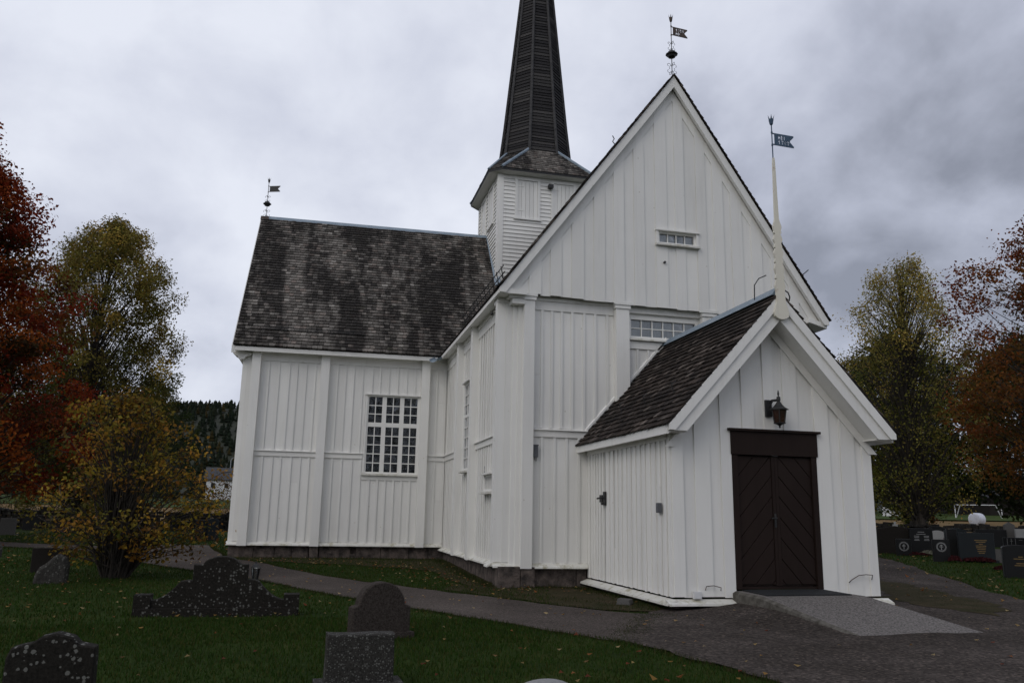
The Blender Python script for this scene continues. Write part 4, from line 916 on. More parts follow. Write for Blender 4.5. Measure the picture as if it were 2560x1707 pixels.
MB().lathe((0, 0, 0), [(.008, -.012), (.015, 0), (.008, .012), (.014, .022), (.05, .045), (.090, .055), (.09, .064)], 8).build('base', 'black', lan)

# ---- weather vanes
FONT = {'1': ('.#.', '##.', '.#.', '.#.', '.#.'), '7': ('###', '..#', '.#.', '.#.', '.#.'), '8': ('.#.', '#.#', '.#.', '#.#', '.#.'), '5': ('###', '#..', '##.', '..#', '##.'), 'A': ('.#.', '#.#', '###', '#.#', '#.#'), 'B': ('##.', '#.#', '##.', '#.#', '##.'), 'I': ('#', '#', '#', '#', '#'), 'D': ('##.', '#.#', '#.#', '#.#', '##.')}
def flag(rows, cell, gapw, tail, mirror=False):
    """thin iron plate with the letters cut right through"""
    W_, H_ = 26, 15; cut = set()
    y = 2
    for t in rows:
        wd = sum(len(FONT[c][0])+1 for c in t)-1; x = 5
        for c in t:
            for j, rr in enumerate(FONT[c]):
                for i, ch in enumerate(rr):
                    if ch == '#': cut.add((x+i, H_-1-y-j))
            x += len(FONT[c][0])+1
        y += 6
    m = MB(); th = .006
    for i in range(W_):
        for j in range(H_):
            if (i, j) in cut: continue
            lim = W_-tail+abs(j-(H_-1)/2)/((H_-1)/2)*tail
            if i > lim: continue
            x0, z0 = gapw+i*cell, j*cell
            m.box(W0, x0, x0+cell, -th, th, z0, z0+cell)
    return m
def vane(loc, label, h, mat, rows, rot, fz, cell, scale=1., ball=True, scr=True, group='weather vanes on the church roofs'):
    v = thing('weather_vane', label, 'weather vane', loc, rot, group)
    S = scale; MB().tube([(0, 0, -.15), (0, 0, h)], .011*S, 6).build('rod', mat if not ball else 'black', v)
    fo = flag(rows, cell, .05, 6).build('flag', mat, v); fo.location = (0, 0, fz)
    H = cell*15
    m = MB(); m.box(W0, 0, .05, -.006, .006, fz, fz+.02); m.box(W0, 0, .05, -.006, .006, fz+H-.02, fz+H); m.lathe((0, 0, fz-.02), [(.018, 0), (.018, .03)], 6); m.lathe((0, 0, fz+H-.01), [(.018, 0), (.018, .03)], 6); m.build('flag_hinge', mat, v)
    # tulip
    m = MB(); m.lathe((0, 0, h-.03), [(.008, 0), (.03*S, .03), (.045*S, .12)], 8)
    for j in range(6):
        t = math.pi*j/3; c, s_ = math.cos(t)*.045*S, math.sin(t)*.045*S
        m.add([(c*.75-s_*.35, s_*.75+c*.35, h+.08), (c*.75+s_*.35, s_*.75-c*.35, h+.08), (c*1.45, s_*1.45, h+.165)], [(0, 1, 2)])
    m.build('tulip', mat, v)
    if ball:
        MB().lathe((0, 0, h*.30), [(.03, 0), (.085, .02), (.105, .06), (.145, .085), (.145, .095), (.105, .12), (.085, .16), (.03, .185)], 10).build('ball', 'black', v)
        for zc, kk in ((h*.10, 1.15), (h*.52, .9)):
            for a in (0, math.pi/2, math.pi, 1.5*math.pi):
                for up_ in (-1, 1):
                    pts = []
                    for t in np.linspace(0, 4.6, 15):
                        r_ = .055*kk*(1-t/6.2); pts.append((math.cos(a)*(.075*kk-r_*math.cos(t)*1.0), math.sin(a)*(.075*kk-r_*math.cos(t)), zc+up_*(.035+.03*kk+r_*math.sin(t))))
                    MB().tube(pts, .0055, 4).build('scroll', 'black', v)
    return v
vane((3.75, -.33, 11.16), 'rusty weather vane with cut-out numerals on the nave gable peak', 1.38, 'rust', ('1851', 'AD'), .10, 1.02, .0150)
vane((-6.04, 12.22, 11.10), 'black weather vane on the far end of the transept ridge', 1.30, 'black', (), -.35, .93, .0148)
# carved cream post on the porch gable
prof = [(4.22, .02), (4.235, .07), (4.27, .125), (4.34, .14), (4.52, .082), (4.70, .074), (4.80, .092), (4.90, .070), (4.915, .058), (4.93, .082), (4.96, .078), (5.00, .066), (5.10, .092), (5.18, .070), (5.20, .056), (5.215, .078), (5.25, .074), (5.28, .060), (5.38, .086), (5.45, .060), (5.465, .052), (5.48, .072), (5.51, .068), (5.55, .055), (5.62, .086), (5.70, .060), (5.72, .046), (5.74, .078), (5.77, .062), (5.79, .068), (5.86, .080), (5.93, .056), (6.0, .038), (6.5, .029), (7.02, .021), (7.12, .014)]
fin = thing('gable_post', 'tall cream painted carved post on the porch gable peak', 'post', (3.60, PYF-.02, 4.22))
m = MB(); poly = [(hw, z-4.22) for z, hw in prof]+[(-hw, z-4.22) for z, hw in reversed(prof)]
nq = len(prof)
for i in range(nq-1):
    (z0, h0), (z1, h1) = prof[i], prof[i+1]; z0 -= 4.22; z1 -= 4.22
    t0 = .030-.012*i/nq; m.hexa([(-h0, -t0, z0), (h0, -t0, z0), (h0, t0, z0), (-h0, t0, z0)], [(-h1, -t0, z1), (h1, -t0, z1), (h1, t0, z1), (-h1, t0, z1)])
m.build('shaft', 'cream', fin)
vane((3.595, PYF-.02, 7.10), 'blue-black iron flag vane marked 1787 on the cream porch post', .66, 'vane', ('ABI', '1787'), .06, .27, .0150, ball=False)
m = MB(); m.tube([(3.50, -4.40, 5.05), (3.37, -4.38, 4.99), (3.28, -4.38, 4.86), (3.27, -4.38, 4.60)], .010, 5); m.build('cable', 'black', church)
m = MB(); m.tube([(3.68, PYF-.02, 4.74), (3.75, PYF-.02, 4.70), (3.78, PYF-.02, 4.62), (3.76, PYF-.02, 4.55)], .012, 5); m.build('cable', 'black', church)

# ================================================================== gravestones
def inset(poly, d):
    k = len(poly); out = []
    for i in range(k):
        a, b, c = Vector(poly[i-1]), Vector(poly[i]), Vector(poly[(i+1) % k])
        e0, e1 = (b-a), (c-b)
        if e0.length < 1e-6 or e1.length < 1e-6: out.append(tuple(b)); continue
        n0 = Vector((-e0.y, e0.x)).normalized(); n1 = Vector((-e1.y, e1.x)).normalized(); n_ = (n0+n1)
        n_ = n_.normalized() if n_.length > .2 else n0
        out.append(tuple(b+n_*d))
    return out
def bev_slab(poly, t, b=.012, rough=0., seed=0):
    """upright slab cut to an outline in x-z (counter-clockwise), with worn edges"""
    p = densify(poly, .05, rough, seed) if rough else [Vector(q) for q in poly]
    p = [(q[0], max(q[1], -.15)) for q in p]; k = len(p); i_ = inset(p, b); m = MB()
    rings = [[(x, -t/2, z) for x, z in i_], [(x, -t/2+b, z) for x, z in p], [(x, t/2-b, z) for x, z in p], [(x, t/2, z) for x, z in i_]]
    for r in rings: m.v += r
    for j in range(3): m.f += [(j*k+q, j*k+(q+1) % k, (j+1)*k+(q+1) % k, (j+1)*k+q) for q in range(k)]
    m.f.append(tuple(range(k))); m.f.append(tuple(range(4*k-1, 3*k-1, -1)))
    return m
def arc(cx, cz, r, a0, a1, n, sx=1.): return [(cx+sx*r*math.cos(rad(a0+(a1-a0)*i/n)), cz+r*math.sin(rad(a0+(a1-a0)*i/n))) for i in range(n+1)]
def out_rect(w_, h): return [(-w_/2, -.1), (w_/2, -.1), (w_/2, h), (-w_/2, h)]
def out_peak(w_, h, p): return [(-w_/2, -.1), (w_/2, -.1), (w_/2, h-p), (.0, h), (-w_/2, h-p)]
def out_bow(w_, h, p): return [(-w_/2, -.1), (w_/2, -.1)]+[(w_/2*math.cos(rad(a)), h-p+p*math.sin(rad(a))) for a in range(0, 181, 12)]
def face_camera(x, y, extra=0.): return math.atan2(CAM.x-x, -(CAM.y-y))*.0+extra
GS = 'gravestones in the churchyard'
def grave(label, x, y, outline, t, mat, rot=0., plinth=None, rough=0., bev=.012, z=None, lean=0., marks=()):
    o = thing('gravestone', label, 'gravestone', (x, y, g(x, y) if z is None else z), rot, GS); o.rotation_euler.x = lean
    bev_slab(outline, t, bev, rough, x*3.1+y).build('headstone', mat, o)
    if plinth:
        w_, d_, h_ = plinth; MB().box(W0, -w_/2, w_/2, -d_/2, d_/2, -.15, h_).build('plinth', mat, o)
    for (mx_, mz_, mw, mh, mm) in marks: MB().box(W0, mx_-mw/2, mx_+mw/2, t/2+.001, t/2+.004, mz_-mh/2, mz_+mh/2).build('inscription', mm, o)
    return o
# foreground
wide = [(-1.07, -.1), (1.07, -.1), (1.07, .26), (.87, .26), (.87, .20)]+[(.87-.36*(i/6.), .20+.25*(i/6.)**1.8) for i in range(1, 7)]+[(.44, .47), (.36, .47), (.36, .67), (.26, .67)]+[(.24*math.cos(rad(a)), .66+.12*math.sin(rad(a))) for a in range(15, 166, 15)]+[(-.26, .67), (-.36, .67), (-.36, .46), (-.44, .46)]+[(-.51-.36*(i/6.), .45-.25*(1-(1-i/6.)**1.8)) for i in range(0, 7)]+[(-.87, .26), (-1.07, .26)]
og = grave('wide dark family gravestone with curved shoulders and white lichen spots', -5.0, -4.16, wide, .20, 'st_lichen2', .02, (2.1, .30, .10), .008)
for sx in (-1, 1): MB().box(W0, sx*.97-.105, sx*.97+.105, -.13, .13, -.1, .275).build('end_post', 'st_lichen2', og)
arched = [(-.36, -.1), (.36, -.1), (.36, .34), (.29, .36)]+[(.285*math.cos(rad(a)), .35+.27*math.sin(rad(a))) for a in range(5, 176, 10)]+[(-.29, .36), (-.36, .34)]
grave('reddish granite gravestone with round arched top beside the asphalt path', -2.98, -6.32, arched, .17, 'st_red', .28, (.80, .26, .05), .006, .015)
grave('square speckled grey gravestone in front of the arched stone', -3.37, -8.99, out_rect(.58, .43), .20, 'st_speck', .05, (.74, .34, .035), .012, .012)
lop = [(-.29, -.15), (.28, -.15), (.285, .46), (.17, .485), (.13, .53), (.02, .56), (-.08, .545), (-.14, .50), (-.26, .47), (-.29, .40)]
grave('dark gravestone with chipped wavy top and white lichen, nearest bottom left', -5.60, -9.72, lop, .16, 'st_lichen', .06, None, .02, .012)
grave('pale grey round-topped gravestone just showing at the bottom edge', -2.40, -11.48, out_bow(.45, .49, .12), .14, 'st_light', .0, None, .004)
# left middle distance
sl = [(-.36, -.1), (.36, -.1), (.40, .50), (-.36, .49)]
grave('plain dark slab gravestone leaning behind the rough boulder stone', -9.22, 3.53, sl, .12, 'st_brown', .1, None, .006)
bo = [(-.30, -.1), (.28, -.1), (.29, .30), (.22, .48), (.08, .53), (-.02, .46), (-.12, .34), (-.22, .28), (-.29, .12)]
grave('rough lopsided boulder gravestone in the grass left of the shrub', -8.52, 1.12, bo, .26, 'st_rough', .1, None, .035, .05)
lb = ['grey rectangular gravestone at the left edge beyond the path', 'low black gravestone far behind the shrub branches', 'small dark stone with red flowers left of the shrub', 'dark low stone behind the shrub stems', 'pale round-topped stone behind the shrub stems', 'dark narrow gravestone nearest behind the shrub trunk', 'dark gravestone left of the pair right of the shrub', 'dark bow-topped gravestone right of the pair beside the church', 'small grey stone low at the left edge']
far = [(-17.02, 25.62, out_rect(.62, .73), .2, 'st_grey'), (-18.74, 35.03, out_rect(.95, .8), .2, 'st_black'), (-16.1, 31.08, out_bow(.75, .48, .2), .2, 'st_brown'), (-14.85, 31.8, out_rect(.86, .6), .2, 'st_black'), (-14.3, 33.4, out_bow(.7, .62, .25), .2, 'st_light'), (-10.82, 16.0, out_rect(.55, .63), .15, 'st_brown'), (-8.32, 21.46, out_rect(.43, .85), .15, 'st_black'), (-7.86, 21.62, out_bow(.52, .91, .12), .15, 'st_blue'), (-11.62, 7.6, out_bow(.3, .32, .12), .15, 'st_rough')]
for la, (x, y, ol, t, mt_) in zip(lb, far): grave(la, x, y, ol, t, mt_, .15*(R()-.5)+.1, (.9, .35, .04) if t > .16 else None)
# right side rows
def lines(w_, zs, mat, cx=0.): return [(cx+.02*(R()-.5), z, w_*(.6+.4*R()), .022, mat) for z in zs]
RR = -.52
grave('small grey bow-topped gravestone nearest the porch corner', 16.45, 10.18, out_bow(.5, .52, .14), .16, 'st_grey', RR)
grave('broad brown gravestone with low peaked top behind the wreath stone', 15.75, 8.45, out_peak(1.15, .93, .10), .2, 'st_brown', RR)
def wreath(o, t, zc, r):
    m = MB()
    for j in range(22):
        a = math.radians(-60+300*j/21+ -0); a = math.radians(290)-math.radians(320)*j/21*1.0+math.radians(-20)*0
        for k in (-1, 1):
            x, z = r*math.sin(2*math.pi*j/22), zc+r*math.cos(2*math.pi*j/22); d = Vector((x, 0, z-zc)).normalized(); s_ = Vector((d.z, 0, -d.x))
            p = Vector((x, t/2-.003, z)); q = p+(d*k*.6+s_)*.04
            n_ = Vector((q-p).cross(Vector((0, 1, 0)))).normalized()*.014
            m.add([p-n_, q, p+n_], [(0, 1, 2)])
    m.box(W0, -.012, .012, -t/2+.001, -t/2+.004, zc-.09, zc+.05); m.box(W0, -.05, .05, -t/2+.001, -t/2+.0035, zc-.005, zc+.012)
    m.add([(-.06, t/2-.003, zc+.02), (.0, t/2-.003, zc+.075), (.06, t/2-.003, zc+.03), (.0, t/2-.003, zc+.04)], [(0, 1, 2, 3)])
    m.build('wreath_emblem', 'letter', o)
o = grave('black gravestone with a white wreath emblem before the brown stone', 15.30, 7.5, out_rect(.46, .53), .12, 'st_black', RR); wreath(o, -.12, .29, .13)
for c in o.children:
    if c.name.startswith('wreath'): c.location.y = 0
grave('tall dark gravestone with white lettering right of the wreath stone', 16.24, 7.8, out_rect(.72, .86), .15, 'st_black', RR, (.9, .3, .05), marks=[(x, z, w_, .018, 'letter') for x, z, w_ in ((0, .74, .20), (0, .67, .28), (-.14, .61, .16), (.16, .61, .16), (-.14, .57, .15), (.16, .57, .15), (-.14, .51, .14), (.16, .51, .14), (-.14, .47, .16), (.16, .47, .16))])
o = grave('small black gravestone with wreath emblem and red flowers', 14.73, 5.15, out_rect(.47, .64), .14, 'st_black', RR); wreath(o, -.14, .42, .12)
grave('tall narrow dark gravestone left of the blue stone', 15.54, 5.6, out_rect(.30, .92), .15, 'st_black', RR)
grave('wide dark blue gravestone with gold lettering and red heather', 15.78, 4.92, out_rect(.98, .84), .16, 'st_blue', RR, (1.1, .35, .06), marks=[(.12+.01*(R()-.5), z, w_, .02, 'gold') for z, w_ in ((.62, .34), (.57, .26), (.51, .10), (.46, .28), (.41, .26), (.36, .22), (.30, .22), (.25, .16))])
grave('low grey gravestone between the blue and the black stones', 16.35, 4.6, out_rect(.34, .38), .14, 'st_grey', RR)
grave('glossy black gravestone with bowed top at the right edge', 13.55, 1.12, out_bow(.74, .79, .07), .16, 'st_black', RR, marks=[(.02, .50, .10, .02, 'gold'), (.0, .45, .28, .018, 'gold'), (.03, .34, .24, .02, 'gold'), (.0, .29, .26, .018, 'gold')])
grave('black stone with thin white cross lines behind the edge stone', 22.78, 10.51, out_rect(.95, .55), .15, 'st_black', RR, marks=[(-.2, .40, .012, .22, 'letter'), (-.2, .42, .10, .012, 'letter'), (-.34, .38, .012, .28, 'letter'), (-.06, .38, .012, .28, 'letter'), (.12, .46, .12, .012, 'letter')])
grave('arched black gravestone with pale centre by the stone wall', 25.95, 18.45, out_bow(1.0, .92, .35), .15, 'st_black', RR)
MBp = bev_slab(out_bow(.72, .70, .2), .05, .01).build('pale_panel', 'st_light', bpy.data.objects[[o.name for o in col.objects if o.get('label') == 'arched black gravestone with pale centre by the stone wall'][0]]); MBp.location = (0, -.10, 0)
grave('long low black gravestone in the far row', 27.66, 16.92, out_rect(1.3, .80), .2, 'st_black', RR); grave('pale gravestone at the right edge of the far row', 28.63, 15.98, out_rect(.75, .85), .18, 'st_light', RR)
grave('slim grey gravestone with pointed top against the stone wall', 28.42, 16.6, out_peak(.45, 1.16, .14), .2, 'st_grey', RR); grave('dark gravestone standing behind the blue stone', 24.5, 15.6, out_peak(.9, .86, .12), .2, 'st_blue', RR)
grave('small pale cross marker behind the brown peaked stone', 24.54, 19.6, [(-.05, -.1), (.05, -.1), (.05, .62), (.12, .62), (.12, .95), (.05, .95), (.05, 1.07), (-.05, 1.07), (-.05, .95), (-.12, .95), (-.12, .62), (-.05, .62)], .1, 'st_light', RR)
grave('dark gravestone at the left end of the right-hand rows', 19.0, 14.6, out_bow(.9, .80, .15), .2, 'st_black', RR)
# plants on the graves
def tuft(name, label, x, y, w_, h, n, mat, cat='flowers', dpt=.22, rot=RR):
    o = thing(name, label, cat, (x, y, g(x, y)), rot); rr = random.Random(x*7+y); m = MB()
    for i in range(n):
        px, py = w_*(rr.random()-.5), dpt*(rr.random()-.5); hh = h*(.45+.55*rr.random())*(1-(2*abs(px)/w_)**3*.5); s_ = .035+.02*rr.random(); a = rr.random()*6.28
        dx_, dy_ = math.cos(a)*s_, math.sin(a)*s_
        m.add([(px-dx_, py-dy_, hh*.4), (px+dx_, py+dy_, hh*.4), (px+dx_*.8, py+dy_*.8+.02, hh), (px-dx_*.6, py-dy_*.6-.02, hh+.01)], [(0, 1, 2, 3)])
    m.build('blooms', mat, o); return o
tuft('heather_plant', 'red heather row in front of the blue gravestone', 15.62, 4.66, .85, .16, 160, 'heather'); tuft('heather_plant', 'red heather beside the small wreath stone', 14.92, 4.85, .3, .2, 70, 'heather')
tuft('heather_plant', 'red heather below the wreath and lettered stones', 15.62, 7.35, .8, .12, 120, 'heather'); tuft('pale_plant', 'pale grey plant below the tall lettered stone', 16.25, 7.45, .6, .16, 110, 'paleplant', 'plant')
tuft('pale_plant', 'pale plant before the small grey bow-topped stone', 16.6, 9.8, .6, .13, 90, 'paleplant', 'plant'); tuft('flower_pot', 'red flowers before the far arched stone', 26.3, 18.0, .7, .45, 110, 'heather')
tuft('heather_plant', 'red and white heather left of the edge stone', 14.6, 2.6, .6, .14, 120, 'heather'); tuft('heather_plant', 'red flowers by the far left dark stone', -16.0, 30.6, .6, .3, 60, 'heather')
# little lantern on the grave behind the wide stone
gl_ = thing('grave_lantern', 'small black grave lantern behind the wide family stone', 'lantern', (-4.84, 1.31, g(-4.84, 1.31)))
MB().lathe((0, 0, 0), [(.006, .40), (.02, .385), (.02, .36), (.05, .34), (.10, .29), (.105, .28), (.02, .275)], 6).build('roof', 'black', gl_)
m = MB()
for j in range(6):
    t = math.pi*j/3; m.tube([(.05*math.cos(t), .05*math.sin(t), .02), (.085*math.cos(t), .085*math.sin(t), .28)], .008, 4)
m.build('frame', 'black', gl_); MB().lathe((0, 0, 0), [(.07, 0), (.07, .03), (.055, .035)], 6).build('base', 'black', gl_); MB().lathe((0, 0, 0), [(.045, .04), (.076, .27)], 6).build('pane', 'glass', gl_)

# ================================================================== stone walls
def stone_wall(label, pts, h, th, seed):
    w_ = thing('stone_wall', label, 'stone wall', (*pts[0], g(*pts[0]))); o = Vector(w_.location); rr = random.Random(seed); bulk = MB(); cnt = 0
    for (a, b) in zip(pts[:-1], pts[1:]):
        a, b = Vector(a), Vector(b); Ln = (b-a).length; d = (b-a)/Ln; nrm = Vector((d.y, -d.x))
        z = 0; row = 0
        while z < h:
            rh = .13+.12*rr.random(); s_ = -rr.random()*.3
            while s_ < Ln:
                L_ = .2+.42*rr.random(); c = a+d*(s_+L_/2); gz = g(c.x, c.y)-.1
                top = z+rh-.02+.06*(rr.random()-.5)+(.22*(rr.random()-.4)+.12*noise.noise(Vector((c.x*.5, c.y*.5, 0))) if z+rh >= h else 0)
                def P_(ss_, nn, zz): q = a+d*(s_+ss_*L_)+nrm*nn; return Vector((q.x+.03*(rr.random()-.5), q.y+(.09*(rr.random()-.5)), gz+zz+.07*(rr.random()-.5)))-o
                t_ = th*(.5+.08*rr.random())
                m = MB() if cnt < 140 else bulk
                m.hexa([P_(.03, t_, z), P_(.97, t_, z), P_(.97, -t_, z), P_(.03, -t_, z)], [P_(.08, t_*.93, top), P_(.92, t_*.93, top), P_(.92, -t_*.93, top), P_(.08, -t_*.93, top)])
                if m is not bulk: m.build('stone', 'wallstone', w_)
                s_ += L_; cnt += 1
            z += rh; row += 1
    if bulk.v: tag(bulk.build('stone_courses', 'wallstone', w_), kind='stuff')
stone_wall('dark dry stone wall behind the right-hand graves', [(23.5, 26.0), (28.0, 21.0), (31.5, 15.0), (34.0, 7.0)], .95, .7, 3)
stone_wall('dark stone wall along the far left edge of the churchyard', [(-34, 33), (-22, 37), (-12, 38.5), (-5.5, 38.0)], 1.15, .7, 8)

# ================================================================== trees
def leaf_mesh(name, P, Nrm, S, C, par, asp=.62):
    """P centres, Nrm normals, S sizes, C colours (numpy) -> one mesh of folded leaf faces"""
    n = len(P); rs = np.random.RandomState(n)
    t = rs.normal(size=(n, 3)); Nn = Nrm/np.linalg.norm(Nrm, axis=1, keepdims=True)
    t -= Nn*(t*Nn).sum(1, keepdims=True); t /= np.linalg.norm(t, axis=1, keepdims=True); b = np.cross(Nn, t)
    S = S[:, None]
    V = np.empty((n, 4, 3)); V[:, 0] = P-t*S*.5; V[:, 1] = P+b*S*asp*.5+Nn*S*.10; V[:, 2] = P+t*S*.5; V[:, 3] = P-b*S*asp*.5+Nn*S*.10
    me = bpy.data.meshes.new(name); me.vertices.add(4*n); me.vertices.foreach_set('co', V.ravel())
    me.loops.add(4*n); me.loops.foreach_set('vertex_index', np.arange(4*n, dtype=np.int32)); me.polygons.add(n); me.polygons.foreach_set('loop_start', np.arange(0, 4*n, 4, dtype=np.int32))
    me.update(calc_edges=True)
    a = me.color_attributes.new('tint', 'FLOAT_COLOR', 'POINT'); cc = np.ones((n, 4, 4)); cc[:, :, :3] = C[:, None, :]; a.data.foreach_set('color', cc.ravel())
    me.materials.append(M['leaf']); o = bpy.data.objects.new(name, me); col.objects.link(o); o.parent = par; return o
def tree(name, label, x, y, h, prof, cs, nclump, per, lsize, pal, trunk_r, seed, bark='trunk', droop=0., csize=.9, flat=.7, group=None, lean=(0, 0), twig=True, stems=1, shell=.35, cat='tree', topcol=None, lobe=.12):
    rs = np.random.RandomState(seed); z0 = g(x, y); o = thing(name, label, cat, (x, y, z0-.05), 0, group)
    wood = MB()
    def tr_at(t): return Vector((lean[0]*t*t+.12*h*.1*math.sin(t*5+seed), lean[1]*t*t+.12*h*.08*math.cos(t*4+seed), h*t*.94))
    if stems == 1:
        ts = np.linspace(0, 1, 12); wood.tube([tr_at(t) for t in ts], [trunk_r*(1.25 if t == 0 else 1)*(1-.93*t)+.01 for t in ts], 8)
    P, Cc, Sz, Nr = [], [], [], []
    for c in range(nclump):
        t = cs+(1-cs)*rs.rand()**.9; r = prof((t-cs)/(1-cs)); a = rs.rand()*2*math.pi
        q = r*math.sqrt(shell+(1-shell)*rs.rand())*(1+lobe*(math.sin(3*a+seed+4*t)+.8*math.sin(5*t*7+2*a)))
        ctr = Vector((q*math.cos(a), q*math.sin(a), h*t))+Vector((tr_at(t).x, tr_at(t).y, 0))
        # limb to the clump
        ta = max(cs*.55, t-(.10+.20*rs.rand())*(r/(.25*h)+.3)); st = tr_at(ta)
        if stems > 1:
            k = c % stems; aa = 2*math.pi*k/stems; st = Vector((.22*math.cos(aa), .22*math.sin(aa), 0))
            midp = st.lerp(ctr, .5)+Vector((-.10*ctr.x, -.10*ctr.y, .18*ctr.z))
            wood.tube([st, st.lerp(midp, .5)+Vector((0, 0, .1)), midp, ctr], [trunk_r, trunk_r*.75, trunk_r*.45, .006], 5, False)
        else:
            midp = st.lerp(ctr, .5)+Vector((0, 0, -.05*r if droop == 0 else .10*r))
            rb = max(.010, trunk_r*.20*(1-.75*ta)); wood.tube([st, midp, ctr], [rb, rb*.6, .008], 5, False)
        base = np.array(pal[rs.randint(len(pal))], float)
        if topcol is not None:
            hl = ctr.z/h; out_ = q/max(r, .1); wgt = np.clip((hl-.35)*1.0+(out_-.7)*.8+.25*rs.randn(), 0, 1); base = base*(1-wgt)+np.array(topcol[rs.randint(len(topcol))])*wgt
        cz = csize*(.7+.6*rs.rand()); n = int(per*(.6+.8*rs.rand()))
        d = rs.normal(size=(n, 3)); d /= np.linalg.norm(d, axis=1, keepdims=True); rr = cz*rs.rand(n, 1)**.45
        pp = d*rr*np.array([1, 1, flat]); pp[:, 2] -= droop*cz*np.abs(rs.normal(size=n))*.9
        if droop: pp[:, :2] *= (1-.35*np.clip(-pp[:, 2:3]/(cz*1.5), 0, 1))
        P.append(pp+np.array(ctr)); Nr.append(d*.6+rs.normal(size=(n, 3))*.8+np.array([0, 0, .5]))
        base = base*(.62+.76*rs.rand()); br = np.clip(1+.18*rs.normal(size=(n, 1)), .5, 1.6); hue = 1+.07*rs.normal(size=(n, 3)); Cc.append(np.clip(base*br*hue, .002, .9)); Sz.append(lsize*(.6+.8*rs.rand(n)))
        if twig:
            for j in range(3):
                e = pp[rs.randint(n)]; wood.tube([ctr, ctr+Vector(e)*.55, ctr+Vector(e)], [.012, .008, .004], 3, False)
    wood.build('trunk' if stems == 1 else 'stems', bark, o, smooth=True)
    leaf_mesh('crown', np.concatenate(P), np.concatenate(Nr), np.concatenate(Sz), np.concatenate(Cc), o)
    return o
dome = lambda w_, k=.5: (lambda t: w_*max(.05, math.sin(math.pi*min(1, (t*.92+.10)))**k))
cone = lambda w_: (lambda t: w_*min(1, .55+1.8*t)*max(.04, (1-t))**.75)
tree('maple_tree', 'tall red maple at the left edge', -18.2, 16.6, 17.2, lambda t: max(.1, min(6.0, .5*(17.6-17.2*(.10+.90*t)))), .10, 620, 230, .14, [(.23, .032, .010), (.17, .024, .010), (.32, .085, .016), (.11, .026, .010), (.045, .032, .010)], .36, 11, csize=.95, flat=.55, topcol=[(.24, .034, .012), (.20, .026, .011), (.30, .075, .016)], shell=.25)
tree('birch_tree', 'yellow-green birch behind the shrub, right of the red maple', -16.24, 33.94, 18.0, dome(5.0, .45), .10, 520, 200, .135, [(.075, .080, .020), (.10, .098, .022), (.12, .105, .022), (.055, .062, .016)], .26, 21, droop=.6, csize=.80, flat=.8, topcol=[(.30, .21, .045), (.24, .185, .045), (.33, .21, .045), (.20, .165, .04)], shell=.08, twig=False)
tree('shrub', 'large yellow-orange leafy shrub on the lawn left of the church', -7.65, 2.29, 3.75, lambda t: 1.66*math.sin(math.pi*min(1, t*.80+.20))**.6, .12, 215, 34, .085, [(.25, .170, .025), (.19, .140, .025), (.27, .14, .025), (.12, .105, .022), (.35, .205, .030), (.15, .080, .022)], .024, 31, csize=.38, flat=.65, stems=11, cat='shrub', shell=.12, lobe=.27)
tree('birch_tree', 'tall thin yellowing birch beyond the wall on the right', 27.9, 22.0, 15.8, lambda t: 3.7*math.sin(math.pi*min(1, t*.86+.12))**.6, .12, 350, 95, .12, [(.12, .12, .022), (.13, .115, .025), (.07, .076, .018)], .45, 41, bark='trunk', droop=.9, csize=.75, flat=.8, topcol=[(.46, .33, .085), (.38, .29, .08), (.30, .25, .075)], shell=.12, twig=False)
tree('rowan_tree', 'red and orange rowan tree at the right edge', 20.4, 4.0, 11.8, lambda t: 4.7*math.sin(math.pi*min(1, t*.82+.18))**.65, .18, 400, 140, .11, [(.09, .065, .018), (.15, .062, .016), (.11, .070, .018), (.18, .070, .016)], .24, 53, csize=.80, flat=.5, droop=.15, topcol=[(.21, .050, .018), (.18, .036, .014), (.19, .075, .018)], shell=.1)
# trees behind the photographer, seen only as dark reflections in the window glass
for i, (x, y, la) in enumerate(((1.5, -43, 'dark tree behind the viewpoint, middle of three'), (10, -47, 'dark tree behind the viewpoint, right of three'), (-8, -41, 'dark tree behind the viewpoint, left of three'))):
    tree('churchyard_tree', la, x, y, 17, dome(5.5, .5), .10, 150, 60, .36, [(.03, .036, .012), (.05, .04, .012)], .3, 300+i, csize=1.3, twig=False, group='trees behind the viewpoint')
# background trees, each its own
bgd = [(-47.6, 124.1, 25.1, 8.6, 0), (-39.7, 129.4, 23.8, 7.9, 1), (-30.4, 132.0, 19.8, 7.3, 0), (-56.8, 118.8, 26.4, 9.2, 1), (-64.8, 132.0, 27.7, 9.2, 0), (85.2, 103.0, 25.1, 7.9, 0), (92.3, 100.4, 27.7, 8.6, 1), (100.2, 95.1, 26.4, 8.6, 0), (106.8, 87.2, 25.1, 8.6, 2), (112.1, 79.2, 25.1, 8.6, 1), (77.8, 116.2, 26.4, 8.6, 0), (118.7, 124.1, 31.7, 10.6, 0), (129.3, 113.6, 30.4, 10.6, 1), (138.5, 100.4, 29.0, 10.6, 2), (106.8, 134.7, 31.7, 10.6, 1), (36.5, 33.5, 13.5, 4.2, 0), (41.0, 27.0, 12.5, 4.0, 0)]
pl_ = [[(.022, .032, .009), (.030, .040, .010), (.018, .026, .008)], [(.032, .036, .010), (.052, .046, .012), (.024, .028, .009)], [(.10, .046, .010), (.13, .050, .010), (.06, .040, .010)]]
sides = {True: 'left', False: 'right'}; seen_l = {}
nm = ['dark green broadleaf tree', 'olive green broadleaf tree', 'rusty orange broadleaf tree']
ordn = ['nearest', 'second', 'third', 'fourth', 'fifth', 'sixth', 'seventh', 'eighth', 'ninth']
